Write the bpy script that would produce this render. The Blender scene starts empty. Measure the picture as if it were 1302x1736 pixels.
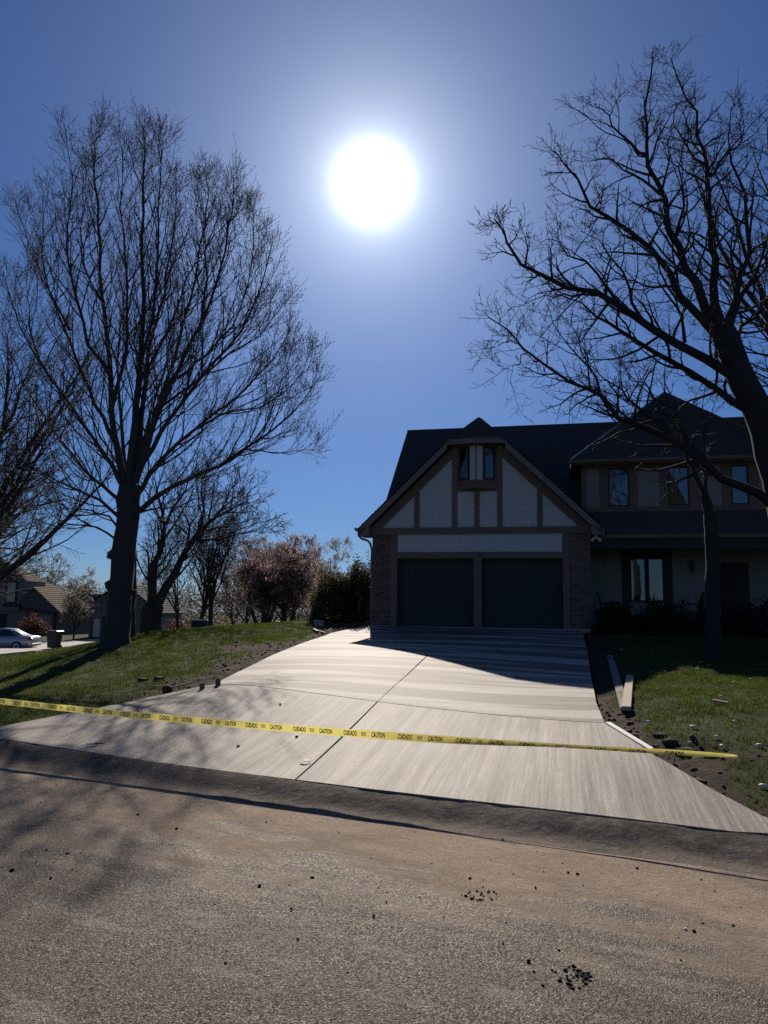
import bpy, math, random
import numpy as np
from mathutils import Vector, Matrix
R = math.radians
rnd = random.Random(7)
rng = np.random.default_rng(11)
C = bpy.context.scene.collection
scene = bpy.context.scene

# ---------------------------------------------------------------- camera
FPX, CX, CY = 1300.0, 651.0, 868.0            # focal length and centre in photo pixels
PITCH, ROLL = R(7.5), 0.015
EYE = (0.0, 0.0, 1.6)
cd = bpy.data.cameras.new('camera'); cam = bpy.data.objects.new('camera', cd); C.objects.link(cam)
cd.sensor_fit = 'VERTICAL'; cd.sensor_height = 36.0; cd.lens = 36.0 * FPX / 1736.0
cd.clip_start = 0.05; cd.clip_end = 3000
cam.matrix_world = Matrix.Translation(EYE) @ Matrix.Rotation(R(90) + PITCH, 4, 'X') @ Matrix.Rotation(ROLL, 4, 'Z')
scene.camera = cam
# ---------------------------------------------------------------- sky and sun
SUN_EL, SUN_AZ = R(30.7), R(-1.3)
SKY_STRENGTH, SUN_STRENGTH, EXPOSURE = 0.050, 5.0, 0.0
world = bpy.data.worlds.new('World'); scene.world = world; world.use_nodes = True
wn, wl = world.node_tree.nodes, world.node_tree.links
wn.clear()
wo = wn.new('ShaderNodeOutputWorld'); bg = wn.new('ShaderNodeBackground'); sk = wn.new('ShaderNodeTexSky')
sk.sky_type = 'NISHITA'; sk.sun_disc = False
sk.sun_elevation = SUN_EL; sk.sun_rotation = SUN_AZ
sk.altitude = 300; sk.air_density = 1.0; sk.dust_density = 0.2; sk.ozone_density = 10.0
bg.inputs['Strength'].default_value = SKY_STRENGTH
tint = wn.new('ShaderNodeMix'); tint.data_type = 'RGBA'; tint.blend_type = 'MULTIPLY'; tint.inputs['Factor'].default_value = 1.0
wl.new(sk.outputs[0], tint.inputs['A']); tint.inputs['B'].default_value = (.86, .97, 1.16, 1)      # the clear deep blue of a dry spring sky
wl.new(tint.outputs['Result'], bg.inputs['Color'])
SUNDIR = Vector((math.sin(SUN_AZ) * math.cos(SUN_EL), math.cos(SUN_AZ) * math.cos(SUN_EL), math.sin(SUN_EL)))
# the sun itself with its bright aureole, fixed to the sun's direction in the sky
geo = wn.new('ShaderNodeTexCoord'); dot = wn.new('ShaderNodeVectorMath'); dot.operation = 'DOT_PRODUCT'
wl.new(geo.outputs['Generated'], dot.inputs[0]); dot.inputs[1].default_value = SUNDIR
ac = wn.new('ShaderNodeMath'); ac.operation = 'ARCCOSINE'; wl.new(dot.outputs['Value'], ac.inputs[0])
def wmath(op, a, b=None):
    n = wn.new('ShaderNodeMath'); n.operation = op
    for i, v in enumerate((a, b)):
        if v is None: continue
        if isinstance(v, (int, float)): n.inputs[i].default_value = v
        else: wl.new(v, n.inputs[i])
    return n.outputs[0]
AUREOLE = ((2.4, R(1.9), 2.0), (0.85, R(3.0), 1.2), (0.55, R(7.6), 1.0))     # amplitude, width, falloff
tot = None
for amp, w, pw in AUREOLE:
    q = wmath('DIVIDE', ac.outputs[0], w)
    q = wmath('POWER', q, pw)
    e = wmath('MULTIPLY', wmath('POWER', math.e, wmath('MULTIPLY', q, -1.0)), amp)
    tot = e if tot is None else wmath('ADD', tot, e)
bg2 = wn.new('ShaderNodeBackground'); bg2.inputs['Color'].default_value = (0.88, 0.95, 1.0, 1)
wl.new(tot, bg2.inputs['Strength'])
add = wn.new('ShaderNodeAddShader'); wl.new(bg.outputs[0], add.inputs[0]); wl.new(bg2.outputs[0], add.inputs[1])
wl.new(add.outputs[0], wo.inputs['Surface'])
sl = bpy.data.lights.new('sun', 'SUN'); sl.energy = SUN_STRENGTH; sl.angle = R(0.5); sl.color = (1.0, 0.90, 0.77)
so = bpy.data.objects.new('sun', sl); C.objects.link(so); so.location = (0, 0, 60)
so.rotation_euler = (-SUNDIR).to_track_quat('-Z', 'Y').to_euler()
vs = scene.view_settings
vs.view_transform = 'Standard'; vs.look = 'None'; vs.exposure = EXPOSURE; vs.gamma = 1.0; vs.use_curve_mapping = False
scene.render.engine = 'CYCLES'
scene.cycles.max_bounces = 6; scene.cycles.transparent_max_bounces = 8
scene.cycles.use_denoising = False; scene.cycles.denoiser = 'OPENIMAGEDENOISE'; scene.cycles.denoising_input_passes = 'RGB_ALBEDO_NORMAL'; scene.cycles.denoising_prefilter = 'ACCURATE'

# ---------------------------------------------------------------- pixel <-> world
def ray(px, py):
    x, y = (px - CX) / FPX, -(py - CY) / FPX
    xl = x * math.cos(ROLL) - y * math.sin(ROLL); yl = x * math.sin(ROLL) + y * math.cos(ROLL)
    return np.array([xl, math.cos(PITCH) - yl * math.sin(PITCH), math.sin(PITCH) + yl * math.cos(PITCH)])
E0 = np.array(EYE)
def P(px, py, Y):
    d = ray(px, py); return E0 + d * (Y / d[1])
def Pz(px, py, z):
    d = ray(px, py); return E0 + d * ((z - EYE[2]) / d[2])

# ---------------------------------------------------------------- terrain
_ctl = [(0, 0, 0), (-6, 0, 0), (6, 0, -.02), (0, -8, 0), (-8, -8, 0), (8, -8, 0), (-6, 5, -.02), (12, -4, 0)]
for px, py, z in [(0, 1258, .09), (250, 1290, .09), (500, 1327, .09), (800, 1368, .09), (1100, 1402, .09), (1302, 1418, .09), (360, 1165, .47), (640, 1193, .40),
                  (1025, 1228, .33), (735, 1108, .78), (1003, 1150, .55), (560, 1075, .97), (460, 1115, .68), (250, 1185, .30),
                  (0, 1235, .12), (1110, 1285, .28), (1302, 1395, .12)]:
    _ctl.append(tuple(Pz(px, py, z)))
for px, py, Y in [(195, 1095, 20.5), (0, 1172, 14.6), (230, 1077, 25), (520, 1053, 27), (400, 1062, 27), (0, 1125, 31), (60, 1121, 22), (60, 1118, 30), (0, 1143, 22), (100, 1111, 24), (140, 1102, 23.5), (-80, 1146, 24), (100, 1107, 32), (170, 1090, 29),
                  (30, 1105, 48.6), (100, 1099, 47), (150, 1080, 70), (40, 1078, 72), (1302, 1118, 17), (1100, 1105, 18), (1200, 1200, 9.8)]:
    _ctl.append(tuple(P(px, py, Y)))
_ctl += [(-.35, 24.3, 1.17), (6.2, 22.9, 1.15), (12, 21.5, 1.15), (16, 20, 1.0), (0, 32, 1.0), (6, 32, 1.1), (-4, 34, 1.0), (-9, 34, .3), (-12, 36, -.2), (-4, 44, .1),
         (-8, 8.9, .0), (-14, 10.5, -.2), (-12, 18, -.3), (-20, 25, -.9), (9, 3.2, .09), (14, 8, .35), (20, 15, .8), (-25, 70, -1.05), (0, 70, -.6), (25, 50, .5)]
_ctl = np.array(_ctl, float)
def _U(r2): return np.where(r2 > 1e-12, r2 * np.log(np.maximum(r2, 1e-12)), 0)
def _tps(c, lam=0.02):
    n = len(c); d2 = ((c[:, None, :2] - c[None, :, :2]) ** 2).sum(-1)
    A = np.zeros((n + 3, n + 3)); A[:n, :n] = _U(d2) + lam * np.eye(n)
    A[:n, n] = 1; A[:n, n + 1:] = c[:, :2]; A[n, :n] = 1; A[n + 1:, :n] = c[:, :2].T
    return np.linalg.solve(A, np.concatenate([c[:, 2], [0, 0, 0]]))
_w = _tps(_ctl)
def H(X, Y):
    X = np.asarray(X, float); Y = np.asarray(Y, float); shp = X.shape
    x, y = X.ravel(), Y.ravel(); out = np.zeros(len(x))
    for i in range(0, len(x), 20000):
        a, b = x[i:i + 20000], y[i:i + 20000]
        d2 = (a[:, None] - _ctl[None, :, 0]) ** 2 + (b[:, None] - _ctl[None, :, 1]) ** 2
        h = _U(d2) @ _w[:-3] + _w[-3] + _w[-2] * a + _w[-1] * b
        far = np.clip((np.hypot(a + 4, b - 28) - 46) / 30, 0, 1); far = far * far * (3 - 2 * far)
        out[i:i + 20000] = np.clip(h, -2.2, 3) * (1 - far) - 1.0 * far
    return out.reshape(shp)
def PH(px, py, off=0.0):
    """where the sight line through a pixel meets the ground"""
    d = ray(px, py); t = np.concatenate([np.linspace(2, 40, 1500), np.linspace(40.1, 160, 900)])
    pts = E0 + d * t[:, None]; g = pts[:, 2] - (H(pts[:, 0], pts[:, 1]) + off)
    i = np.argmax(g < 0)
    if i == 0: i = len(t) - 1
    f = g[i - 1] / (g[i - 1] - g[i] + 1e-12)
    q = E0 + d * (t[i - 1] + (t[i] - t[i - 1]) * f); q[2] = float(H(q[0], q[1])); return q
_Tp = np.array([Pz(x, y, .09) for x, y in [(0, 1258), (250, 1290), (500, 1327), (800, 1368), (1100, 1402), (1302, 1418)]])
_Gp = np.array([Pz(x, y, -.03) for x, y in [(0, 1300), (350, 1338), (700, 1387), (1000, 1437), (1302, 1487)]])
_cT, _cG = np.polyfit(_Tp[:, 0], _Tp[:, 1], 2), np.polyfit(_Gp[:, 0], _Gp[:, 1], 2)
def _ext(c, X):
    X = np.asarray(X, float); Xc = np.clip(X, -5.5, 3.4)
    return np.polyval(c, Xc) + (X - Xc) * np.where(X < Xc, -.33, -.5)
def TY(X): return _ext(_cT, X)
def GY(X): return np.minimum(_ext(_cG, X), TY(X) - .45)

def vnoise(x, y, s, seed=0):
    """smooth value noise in -1..1 with cell size s"""
    g = np.random.default_rng(seed).uniform(-1, 1, (256, 256))
    u, v = np.asarray(x) / s + 1000, np.asarray(y) / s + 1000
    i, j = np.floor(u).astype(int), np.floor(v).astype(int); a, b = u - i, v - j
    a, b = a * a * (3 - 2 * a), b * b * (3 - 2 * b)
    G = lambda p, q: g[p % 256, q % 256]
    return (G(i, j) * (1 - a) + G(i + 1, j) * a) * (1 - b) + (G(i, j + 1) * (1 - a) + G(i + 1, j + 1) * a) * b

# ---------------------------------------------------------------- mesh helpers
def mesh_np(name, V, F, mat=None, parent=None, org=None, smooth=False, kind=None, label=None):
    V = np.asarray(V, np.float32).reshape(-1, 3)
    if org is not None: V = V - np.asarray(org, np.float32)
    Fs = F if isinstance(F, list) and len(F) and isinstance(F[0], np.ndarray) and F[0].ndim == 2 else [np.asarray(F)]
    me = bpy.data.meshes.new(name)
    loops = np.concatenate([f.ravel() for f in Fs]).astype(np.int32)
    tot = np.concatenate([np.full(len(f), f.shape[1]) for f in Fs]).astype(np.int32)
    st = np.concatenate([[0], np.cumsum(tot)[:-1]]).astype(np.int32)
    me.vertices.add(len(V)); me.vertices.foreach_set('co', V.ravel())
    me.loops.add(len(loops)); me.loops.foreach_set('vertex_index', loops)
    me.polygons.add(len(tot)); me.polygons.foreach_set('loop_start', st); me.polygons.foreach_set('loop_total', tot)
    me.update(calc_edges=True)
    if smooth: me.polygons.foreach_set('use_smooth', np.ones(len(tot), bool))
    if mat: me.materials.append(mat)
    o = bpy.data.objects.new(name, me); C.objects.link(o)
    if parent: o.parent = parent
    if kind: o['kind'] = kind
    if label: o['label'] = label
    return o
class MB:
    """collects boxes, prisms, tubes; build() links them as one mesh object"""
    def __init__(s): s.V, s.F = [], []
    def add(s, v, f):
        b = len(s.V); s.V += [tuple(map(float, q)) for q in v]; s.F += [tuple(b + i for i in q) for q in f]; return s
    def box(s, x0, x1, y0, y1, z0, z1, bev=0.0):
        if bev:
            vs = []
            for z, i in ((z0, bev), (z0 + bev, 0), (z1 - bev, 0), (z1, bev)):
                for (x, y) in ((x0 + i, y0 + i), (x1 - i, y0 + i), (x1 - i, y1 - i), (x0 + i, y1 - i)): vs.append((x, y, z))
            f = [(3, 2, 1, 0), (12, 13, 14, 15)]
            for k in range(3):
                for i in range(4): f.append((k * 4 + i, k * 4 + (i + 1) % 4, k * 4 + 4 + (i + 1) % 4, k * 4 + 4 + i))
            return s.add(vs, f)
        v = [(x, y, z) for z in (z0, z1) for (x, y) in ((x0, y0), (x1, y0), (x1, y1), (x0, y1))]
        return s.add(v, [(3, 2, 1, 0), (4, 5, 6, 7), (0, 1, 5, 4), (1, 2, 6, 5), (2, 3, 7, 6), (3, 0, 4, 7)])
    def prism(s, poly, d0, d1, axis='y'):
        """polygon in the plane across axis, extruded from d0 to d1"""
        n = len(poly)
        def q(a, b, d): return (a, d, b) if axis == 'y' else ((d, a, b) if axis == 'x' else (a, b, d))
        v = [q(a, b, d0) for a, b in poly] + [q(a, b, d1) for a, b in poly]
        f = [tuple(range(n))[::-1], tuple(range(n, 2 * n))] + [(i, (i + 1) % n, n + (i + 1) % n, n + i) for i in range(n)]
        return s.add(v, f)
    def tube(s, pts, r, n=8, cap=True):
        pts = [Vector(p) for p in pts]; rs = r if isinstance(r, (list, tuple)) else [r] * len(pts)
        b = len(s.V); vs = []; ref = None
        for i, p in enumerate(pts):
            t = (pts[min(i + 1, len(pts) - 1)] - pts[max(i - 1, 0)]).normalized()
            if ref is None: ref = t.orthogonal().normalized()
            ref = (ref - t * ref.dot(t)).normalized(); w = t.cross(ref)
            for k in range(n):
                a = 2 * math.pi * k / n; vs.append(p + (ref * math.cos(a) + w * math.sin(a)) * rs[i])
        f = [(i * n + k, i * n + (k + 1) % n, (i + 1) * n + (k + 1) % n, (i + 1) * n + k) for i in range(len(pts) - 1) for k in range(n)]
        if cap: f += [tuple(range(n))[::-1], tuple(range((len(pts) - 1) * n, len(pts) * n))]
        return s.add(vs, f)
    def lathe(s, prof, cx, cy, n=16, cap=True):
        v = [(cx + r * math.cos(2 * math.pi * k / n), cy + r * math.sin(2 * math.pi * k / n), z) for r, z in prof for k in range(n)]
        f = [(i * n + k, i * n + (k + 1) % n, (i + 1) * n + (k + 1) % n, (i + 1) * n + k) for i in range(len(prof) - 1) for k in range(n)]
        if cap: f += [tuple(range(n))[::-1], tuple(range((len(prof) - 1) * n, len(prof) * n))]
        return s.add(v, f)
    def build(s, name, mat, parent=None, org=None, smooth=False, label=None, kind=None):
        me = bpy.data.meshes.new(name)
        V = [tuple(a - b for a, b in zip(v, org)) for v in s.V] if org is not None else s.V
        me.from_pydata(V, [], s.F); me.update()
        if smooth: me.polygons.foreach_set('use_smooth', [True] * len(me.polygons))
        if mat: me.materials.append(mat)
        o = bpy.data.objects.new(name, me); C.objects.link(o)
        if parent: o.parent = parent
        if label: o['label'] = label
        if kind: o['kind'] = kind
        return o
def tag(o, label=None, cat=None, group=None, kind=None):
    for k, v in (('label', label), ('category', cat), ('group', group), ('kind', kind)):
        if v: o[k] = v
    return o
def thing(name, label, cat, loc=(0, 0, 0), rotz=0, group=None):
    o = bpy.data.objects.new(name, None); C.objects.link(o); o.empty_display_size = .2
    o.location = tuple(map(float, loc)); o.rotation_euler = (0, 0, rotz)
    return tag(o, label, cat, group)
def copy_tree(o, parent=None):
    c = o.copy(); C.objects.link(c)
    if parent: c.parent = parent
    for ch in list(o.children): copy_tree(ch, c)
    return c

# ---------------------------------------------------------------- materials
class NT:
    def __init__(s, name):
        s.m = bpy.data.materials.new(name); s.m.use_nodes = True; s.t = s.m.node_tree; s.n = s.t.nodes; s.l = s.t.links
        s.b = s.n['Principled BSDF']; s.out = s.n['Material Output']
        s.co = s.n.new('ShaderNodeTexCoord').outputs['Object']
    def node(s, typ, **kw):
        n = s.n.new(typ)
        for k, v in kw.items(): setattr(n, k, v)
        return n
    def link(s, a, b): s.l.new(a, b)
    def val(s, sock, v):
        if isinstance(v, bpy.types.NodeSocket): s.l.new(v, sock)
        else: sock.default_value = v
    def mapping(s, rot=0.0, scale=(1, 1, 1)):
        r = s.node('ShaderNodeVectorRotate', rotation_type='Z_AXIS'); s.link(s.co, r.inputs['Vector']); r.inputs['Angle'].default_value = rot
        k = s.node('ShaderNodeVectorMath', operation='MULTIPLY'); s.link(r.outputs[0], k.inputs[0]); k.inputs[1].default_value = scale
        return k.outputs[0]
    def noise(s, scale, detail=4, rough=.6, vec=None, dist=0.0):
        n = s.node('ShaderNodeTexNoise'); n.inputs['Scale'].default_value = scale; n.inputs['Detail'].default_value = detail
        n.inputs['Roughness'].default_value = rough; n.inputs['Distortion'].default_value = dist
        s.link(vec or s.co, n.inputs['Vector']); return n.outputs['Fac']
    def voro(s, scale, feature='F1', out='Distance', vec=None):
        n = s.node('ShaderNodeTexVoronoi', feature=feature); n.inputs['Scale'].default_value = scale
        s.link(vec or s.co, n.inputs['Vector']); return n.outputs[out]
    def ramp(s, fac, a, b, lo=0.0, hi=1.0):
        n = s.node('ShaderNodeMapRange'); n.inputs['From Min'].default_value = a; n.inputs['From Max'].default_value = b
        n.inputs['To Min'].default_value = lo; n.inputs['To Max'].default_value = hi; s.link(fac, n.inputs['Value']); return n.outputs[0]
    def mix(s, fac, a, b, blend='MIX'):
        n = s.node('ShaderNodeMix', data_type='RGBA', blend_type=blend)
        for sock, v in ((n.inputs['Factor'], fac), (n.inputs['A'], a), (n.inputs['B'], b)):
            if isinstance(v, tuple): v = (*v, 1.0)[:4]
            s.val(sock, v)
        return n.outputs['Result']
    def math(s, op, a, b=0.0):
        n = s.node('ShaderNodeMath', operation=op); s.val(n.inputs[0], a); s.val(n.inputs[1], b); return n.outputs[0]
    def bump(s, h, strength=.4, dist=.01, nrm=None):
        n = s.node('ShaderNodeBump'); n.inputs['Strength'].default_value = strength; n.inputs['Distance'].default_value = dist
        s.link(h, n.inputs['Height'])
        if nrm: s.link(nrm, n.inputs['Normal'])
        return n.outputs[0]
    def done(s, col, rough=.8, nrm=None, spec=None, metal=None):
        if isinstance(col, tuple): col = (*col, 1.0)[:4]
        s.val(s.b.inputs['Base Color'], col); s.val(s.b.inputs['Roughness'], rough)
        if nrm: s.link(nrm, s.b.inputs['Normal'])
        if spec is not None: s.b.inputs['Specular IOR Level'].default_value = spec
        if metal is not None: s.b.inputs['Metallic'].default_value = metal
        return s.m
def plain(name, col, rough=.7, var=.25, scale=9, bump=.15, bscale=60, bd=.004, spec=None, metal=None, rand=0.0):
    t = NT(name); f = t.noise(scale, 5)
    lo, hi = tuple(c * (1 - var) for c in col), tuple(min(1, c * (1 + var)) for c in col)
    c = t.mix(f, lo, hi)
    if rand:
        oi = t.node('ShaderNodeObjectInfo')
        c = t.mix(1.0, c, t.mix(oi.outputs['Random'], (1 - rand,) * 3, (1 + rand,) * 3), 'MULTIPLY')
    n = t.bump(t.noise(bscale, 4), bump, bd) if bump else None
    return t.done(c, rough, n, spec, metal)
M = {}
M['bark'] = plain('bark_grey', (.058, .050, .043), .9, .45, 14, .8, 38, .03)
M['bark_oak'] = plain('bark_dark', (.030, .026, .023), .9, .45, 12, .8, 34, .03)
M['twig'] = plain('twig', (.075, .058, .046), .8, .3, 6, 0)
M['twig_oak'] = plain('twig_dark', (.048, .040, .034), .8, .3, 6, 0)
M['bud'] = plain('bud', (.085, .050, .035), .7, .3, 6, 0)
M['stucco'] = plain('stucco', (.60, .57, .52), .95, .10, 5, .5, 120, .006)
M['stucco_tan_shaded'] = plain('stucco_tan_shaded', (.33, .275, .235), .95, .10, 5, .5, 120, .006)  # warm tan, darkened so the shade on wing and porch is in the colour
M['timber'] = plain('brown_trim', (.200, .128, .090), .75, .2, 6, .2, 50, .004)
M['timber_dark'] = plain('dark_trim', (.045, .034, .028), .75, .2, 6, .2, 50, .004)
M['fascia'] = plain('fascia', (.21, .175, .15), .7, .15, 4, .15, 50, .003)
M['gar_door'] = plain('door_paint', (.024, .023, .023), .6, .15, 3, .1, 90, .002)
M['brick'] = plain('brick', (.150, .080, .062), .9, .3, 20, .5, 90, .004, rand=.4)
M['mortar'] = plain('mortar', (.30, .27, .245), .95, .15, 20, .5, 120, .003)
M['shingle'] = plain('shingle', (.066, .061, .062), .92, .35, 7, .6, 160, .006)
M['shingle_brown'] = plain('shingle_brown', (.150, .098, .066), .92, .35, 3, .6, 60, .01)
M['metal_light'] = plain('light_metal', (.62, .61, .58), .35, .05, 5, 0, metal=.6)
M['white'] = plain('white_paint', (.72, .70, .66), .6, .1, 8, .1)
M['black'] = plain('black_metal', (.02, .02, .022), .5, .1, 8, 0)
M['lumber'] = plain('lumber', (.40, .31, .23), .8, .25, 6, .3, 40, .004)
M['stake'] = plain('stake_wood', (.17, .11, .075), .85, .3, 8, .4, 40, .004)
M['stone'] = plain('pale_stone', (.36, .33, .29), .9, .25, 8, .5, 30, .01)
M['clod'] = plain('soil_clod', (.060, .038, .024), .95, .4, 20, .6, 60, .01)
M['crumb'] = plain('asphalt_crumb', (.018, .017, .016), .9, .3, 40, .5, 200, .004)
M['scrap'] = plain('pale_scrap', (.70, .69, .66), .7, .1, 10, 0)
M['brown_scrap'] = plain('brown_scrap', (.33, .19, .12), .85, .2, 10, .2)
M['soffit'] = plain('soffit', (.14, .115, .095), .8, .1, 5, 0)
M['concrete_far'] = plain('pale_concrete', (.46, .40, .36), .8, .12, 1.5, .2, 40, .004)
t = NT('window_glass'); M['glass'] = t.done((.012, .014, .017), .03, None, 1.0); t.b.inputs['IOR'].default_value = 1.6
t = NT('clear_lamp'); M['lampglass'] = t.done((.5, .5, .48), .15)
DRV = math.atan(.234)           # the drive and the house are turned this far
def attr_node(t, name):
    n = t.node('ShaderNodeAttribute'); n.attribute_name = name; return n.outputs['Fac']
def concrete(name, rot, streak, band, lo=(.36, .315, .275), hi=(.56, .505, .455), bands=(.36, .64), dark=(.70, .685, .67)):
    t = NT(name)
    v = t.mapping(rot, streak); fine = t.noise(1.0, 4, .7, v)
    v3 = t.mapping(rot, (streak[0] * .42, streak[1] * .42, 1)); fine = t.math('ADD', t.math('MULTIPLY', fine, .62), t.math('MULTIPLY', t.noise(1.0, 3, .6, v3), .38))
    v2 = t.mapping(rot, band); wide = t.noise(1.0, 3, .55, v2)
    blot = t.noise(2.4, 7, .68); grain = t.noise(58, 5, .8)
    fine2 = t.mix(t.ramp(t.noise(5.5, 6, .7), .35, .65, .45, 1.0), (.5, .5, .5), fine)
    c = t.mix(t.ramp(fine2, .39, .61), lo, hi)
    c = t.mix(t.ramp(wide, *bands), t.mix(1.0, c, dark, 'MULTIPLY'), c)
    c = t.mix(t.ramp(blot, .35, .75), c, t.mix(1.0, c, (.84, .80, .77), 'MULTIPLY'))
    c = t.mix(t.ramp(grain, .43, .56), t.mix(1.0, c, (.55, .54, .53), 'MULTIPLY'), c)
    n = t.bump(fine, .55, .004, t.bump(grain, .5, .002))
    return t.done(c, .72, n, .35)
M['apron'] = concrete('broomed_concrete_along', DRV, (44, .9, 1), (6, .25, 1), (.20, .170, .145), (.62, .56, .50), (.36, .62), (.70, .675, .65))
M['slab'] = concrete('broomed_concrete_across', DRV - .02, (2.0, 46, 1), (.15, 2.0, 1), (.36, .32, .28), (.66, .60, .54), (.465, .535), (.36, .335, .31))
# road: aggregate, dust swept up against the gutter
t = NT('dusty_asphalt'); gd = attr_node(t, 'gutter')
vd = t.voro(128, 'F1', 'Distance'); vc = t.voro(128, 'F1', 'Color'); sep = t.node('ShaderNodeSeparateColor'); t.link(vc, sep.inputs[0])
agg = t.mix(t.ramp(sep.outputs[0], .2, 1.0), (.028, .020, .016), (.200, .148, .108))
agg = t.mix(t.math('GREATER_THAN', sep.outputs[1], .97), agg, (.44, .385, .32))
fines = t.noise(45, 6, .85)
agg = t.mix(t.ramp(fines, .42, .58), t.mix(1.0, agg, (.45, .44, .43), 'MULTIPLY'), agg)
along = t.mapping(math.radians(24), (1.1, 4.2, 1)); w = t.noise(1.0, 6, .62, along, .4)
w2 = t.noise(.55, 4, .55)
dm = t.math('ADD', t.ramp(gd, .15, 3.3, 1.0, -.28), t.math('MULTIPLY', t.math('ADD', t.math('SUBTRACT', w, .5), t.math('SUBTRACT', w2, .5)), 1.5))
dust = t.mix(t.noise(3.1, 6, .65), (.29, .215, .150), (.50, .39, .285))
dust = t.mix(t.ramp(t.noise(60, 5, .8), .42, .58), t.mix(1.0, dust, (.58, .55, .53), 'MULTIPLY'), dust)
dust = t.mix(t.ramp(t.noise(9, 5, .7, along), .52, .75), dust, (.150, .105, .074))
col = t.mix(t.ramp(dm, .18, .80), agg, dust)
col = t.mix(t.ramp(t.noise(1.3, 4, .6, along), .56, .72, 0, .35), col, (.40, .33, .26))
col = t.mix(t.ramp(t.noise(.8, 5, .65), .50, .72, 0, .45), col, (.075, .058, .048))
hgt = t.math('MULTIPLY', vd, -1.0)
n = t.bump(hgt, .8, .005, t.bump(t.noise(28, 5), .5, .012))
rgh = t.math('MAXIMUM', t.ramp(sep.outputs[2], .0, 1.0, .56, 1.0), t.ramp(dm, .15, .6, 0, .95))
M['road'] = t.done(col, rgh, n, .32)
# curb: dirty concrete
t = NT('dirty_curb'); along = t.mapping(math.radians(24), (1.5, 5.0, 1))
c = t.mix(t.ramp(t.noise(1.0, 6, .65, along), .35, .68), (.072, .056, .045), (.215, .172, .136))
c = t.mix(t.ramp(t.noise(6, 6, .75), .52, .70), c, (.30, .24, .185))
lip = attr_node(t, 'lip'); c = t.mix(t.math('MULTIPLY', t.ramp(lip, .38, .75), t.ramp(t.noise(1.2, 5, .6, along), .36, .56)), c, t.mix(t.noise(4, 6, .7), (.150, .110, .080), (.33, .26, .20)))
c = t.mix(t.ramp(t.noise(52, 5, .8), .43, .57), t.mix(1.0, c, (.52, .50, .48), 'MULTIPLY'), c)
M['curb'] = t.done(c, .9, t.bump(t.noise(160, 3), .6, .004, t.bump(t.noise(14, 5), .6, .015)), .25)
# lawn soil and turf; the dug strips beside the drive are bare earth
t = NT('lawn_soil'); dirt = attr_node(t, 'dirt')
g = t.mix(t.noise(7, 6, .7), (.028, .036, .012), (.075, .095, .030))
g = t.mix(t.ramp(t.noise(1.1, 5, .6), .5, .75), g, (.095, .090, .040))
s = t.mix(t.noise(12, 6, .7), (.026, .016, .010), (.105, .068, .044))
M['ground'] = t.done(t.mix(dirt, g, s), .95, t.bump(t.noise(26, 6, .7), 1.0, .06), .2)
def leafmat(name, a, b, transl=.45, rough=.55, scale=2.0):
    t = NT(name)
    oi = t.node('ShaderNodeNewGeometry').outputs['Random Per Island']
    c = t.mix(oi, a, b); c = t.mix(t.ramp(t.noise(scale, 4), .3, .7), t.mix(1.0, c, (.7, .7, .65), 'MULTIPLY'), c)
    t.done(c, rough, None, .3)
    tr = t.node('ShaderNodeBsdfTranslucent'); t.link(c, tr.inputs['Color'])
    mx = t.node('ShaderNodeMixShader'); mx.inputs[0].default_value = transl
    t.link(t.b.outputs[0], mx.inputs[1]); t.link(tr.outputs[0], mx.inputs[2]); t.link(mx.outputs[0], t.out.inputs['Surface'])
    return t.m
M['grass'] = leafmat('grass_blade', (.040, .066, .010), (.165, .205, .042), .42, .6, .6)
M['straw'] = leafmat('dry_blade', (.22, .18, .09), (.36, .30, .17), .2, .7)
M['yew'] = leafmat('evergreen_leaf', (.045, .052, .024), (.135, .130, .062), .5)
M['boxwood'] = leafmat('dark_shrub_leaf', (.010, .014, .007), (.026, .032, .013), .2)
M['blossom_pink'] = leafmat('pink_blossom', (.32, .20, .19), (.60, .44, .42), .5)
M['blossom_white'] = leafmat('white_blossom', (.36, .32, .26), (.66, .60, .52), .45)
M['blossom_rust'] = leafmat('rust_leaf', (.09, .035, .02), (.20, .085, .05), .4)
M['thicket'] = leafmat('thicket_twig', (.055, .042, .032), (.14, .11, .085), .25)
M['young_leaf'] = leafmat('young_leaf', (.10, .11, .04), (.24, .24, .11), .5)

def add_attr(o, name, vals):
    a = o.data.attributes.new(name, 'FLOAT', 'POINT'); a.data.foreach_set('value', np.asarray(vals, np.float32))
def grid_faces(nu, nv):
    i, j = np.meshgrid(np.arange(nu - 1), np.arange(nv - 1), indexing='ij'); a = (i * nv + j).ravel()
    return np.stack([a, a + nv, a + nv + 1, a + 1], 1)

# ---------------------------------------------------------------- drive outline on the ground
CURB_PX = [(-68, 1249), (0, 1258), (250, 1290), (500, 1327), (800, 1368), (1100, 1402), (1302, 1418), (1420, 1424)]
def on(pxs): return np.array([PH(*p) for p in pxs])
LEFT_NEAR = on([(-68, 1249), (0, 1235), (130, 1209), (250, 1185), (362, 1163)])
LEFT_MID = on([(362, 1163), (410, 1138), (460, 1113), (520, 1089), (562, 1074)])
LEFT_FAR = on([(562, 1074), (600, 1066)]); LEFT_FAR = np.concatenate([LEFT_FAR, [[-.36, 24.46, 1.18]]])
RIGHT_NEAR = on([(1420, 1424), (1302, 1393), (1200, 1338), (1110, 1284), (1026, 1229)])
RIGHT_MID = on([(1026, 1229), (1012, 1196), (1003, 1150), (996, 1104)])
ca, sa = math.cos(DRV), math.sin(DRV)
OX, OY, ZS = -.354, 24.40, 1.20
def hw(s_, t_): return np.array([OX + s_ * ca + t_ * sa, OY - s_ * sa + t_ * ca, ZS])
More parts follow.
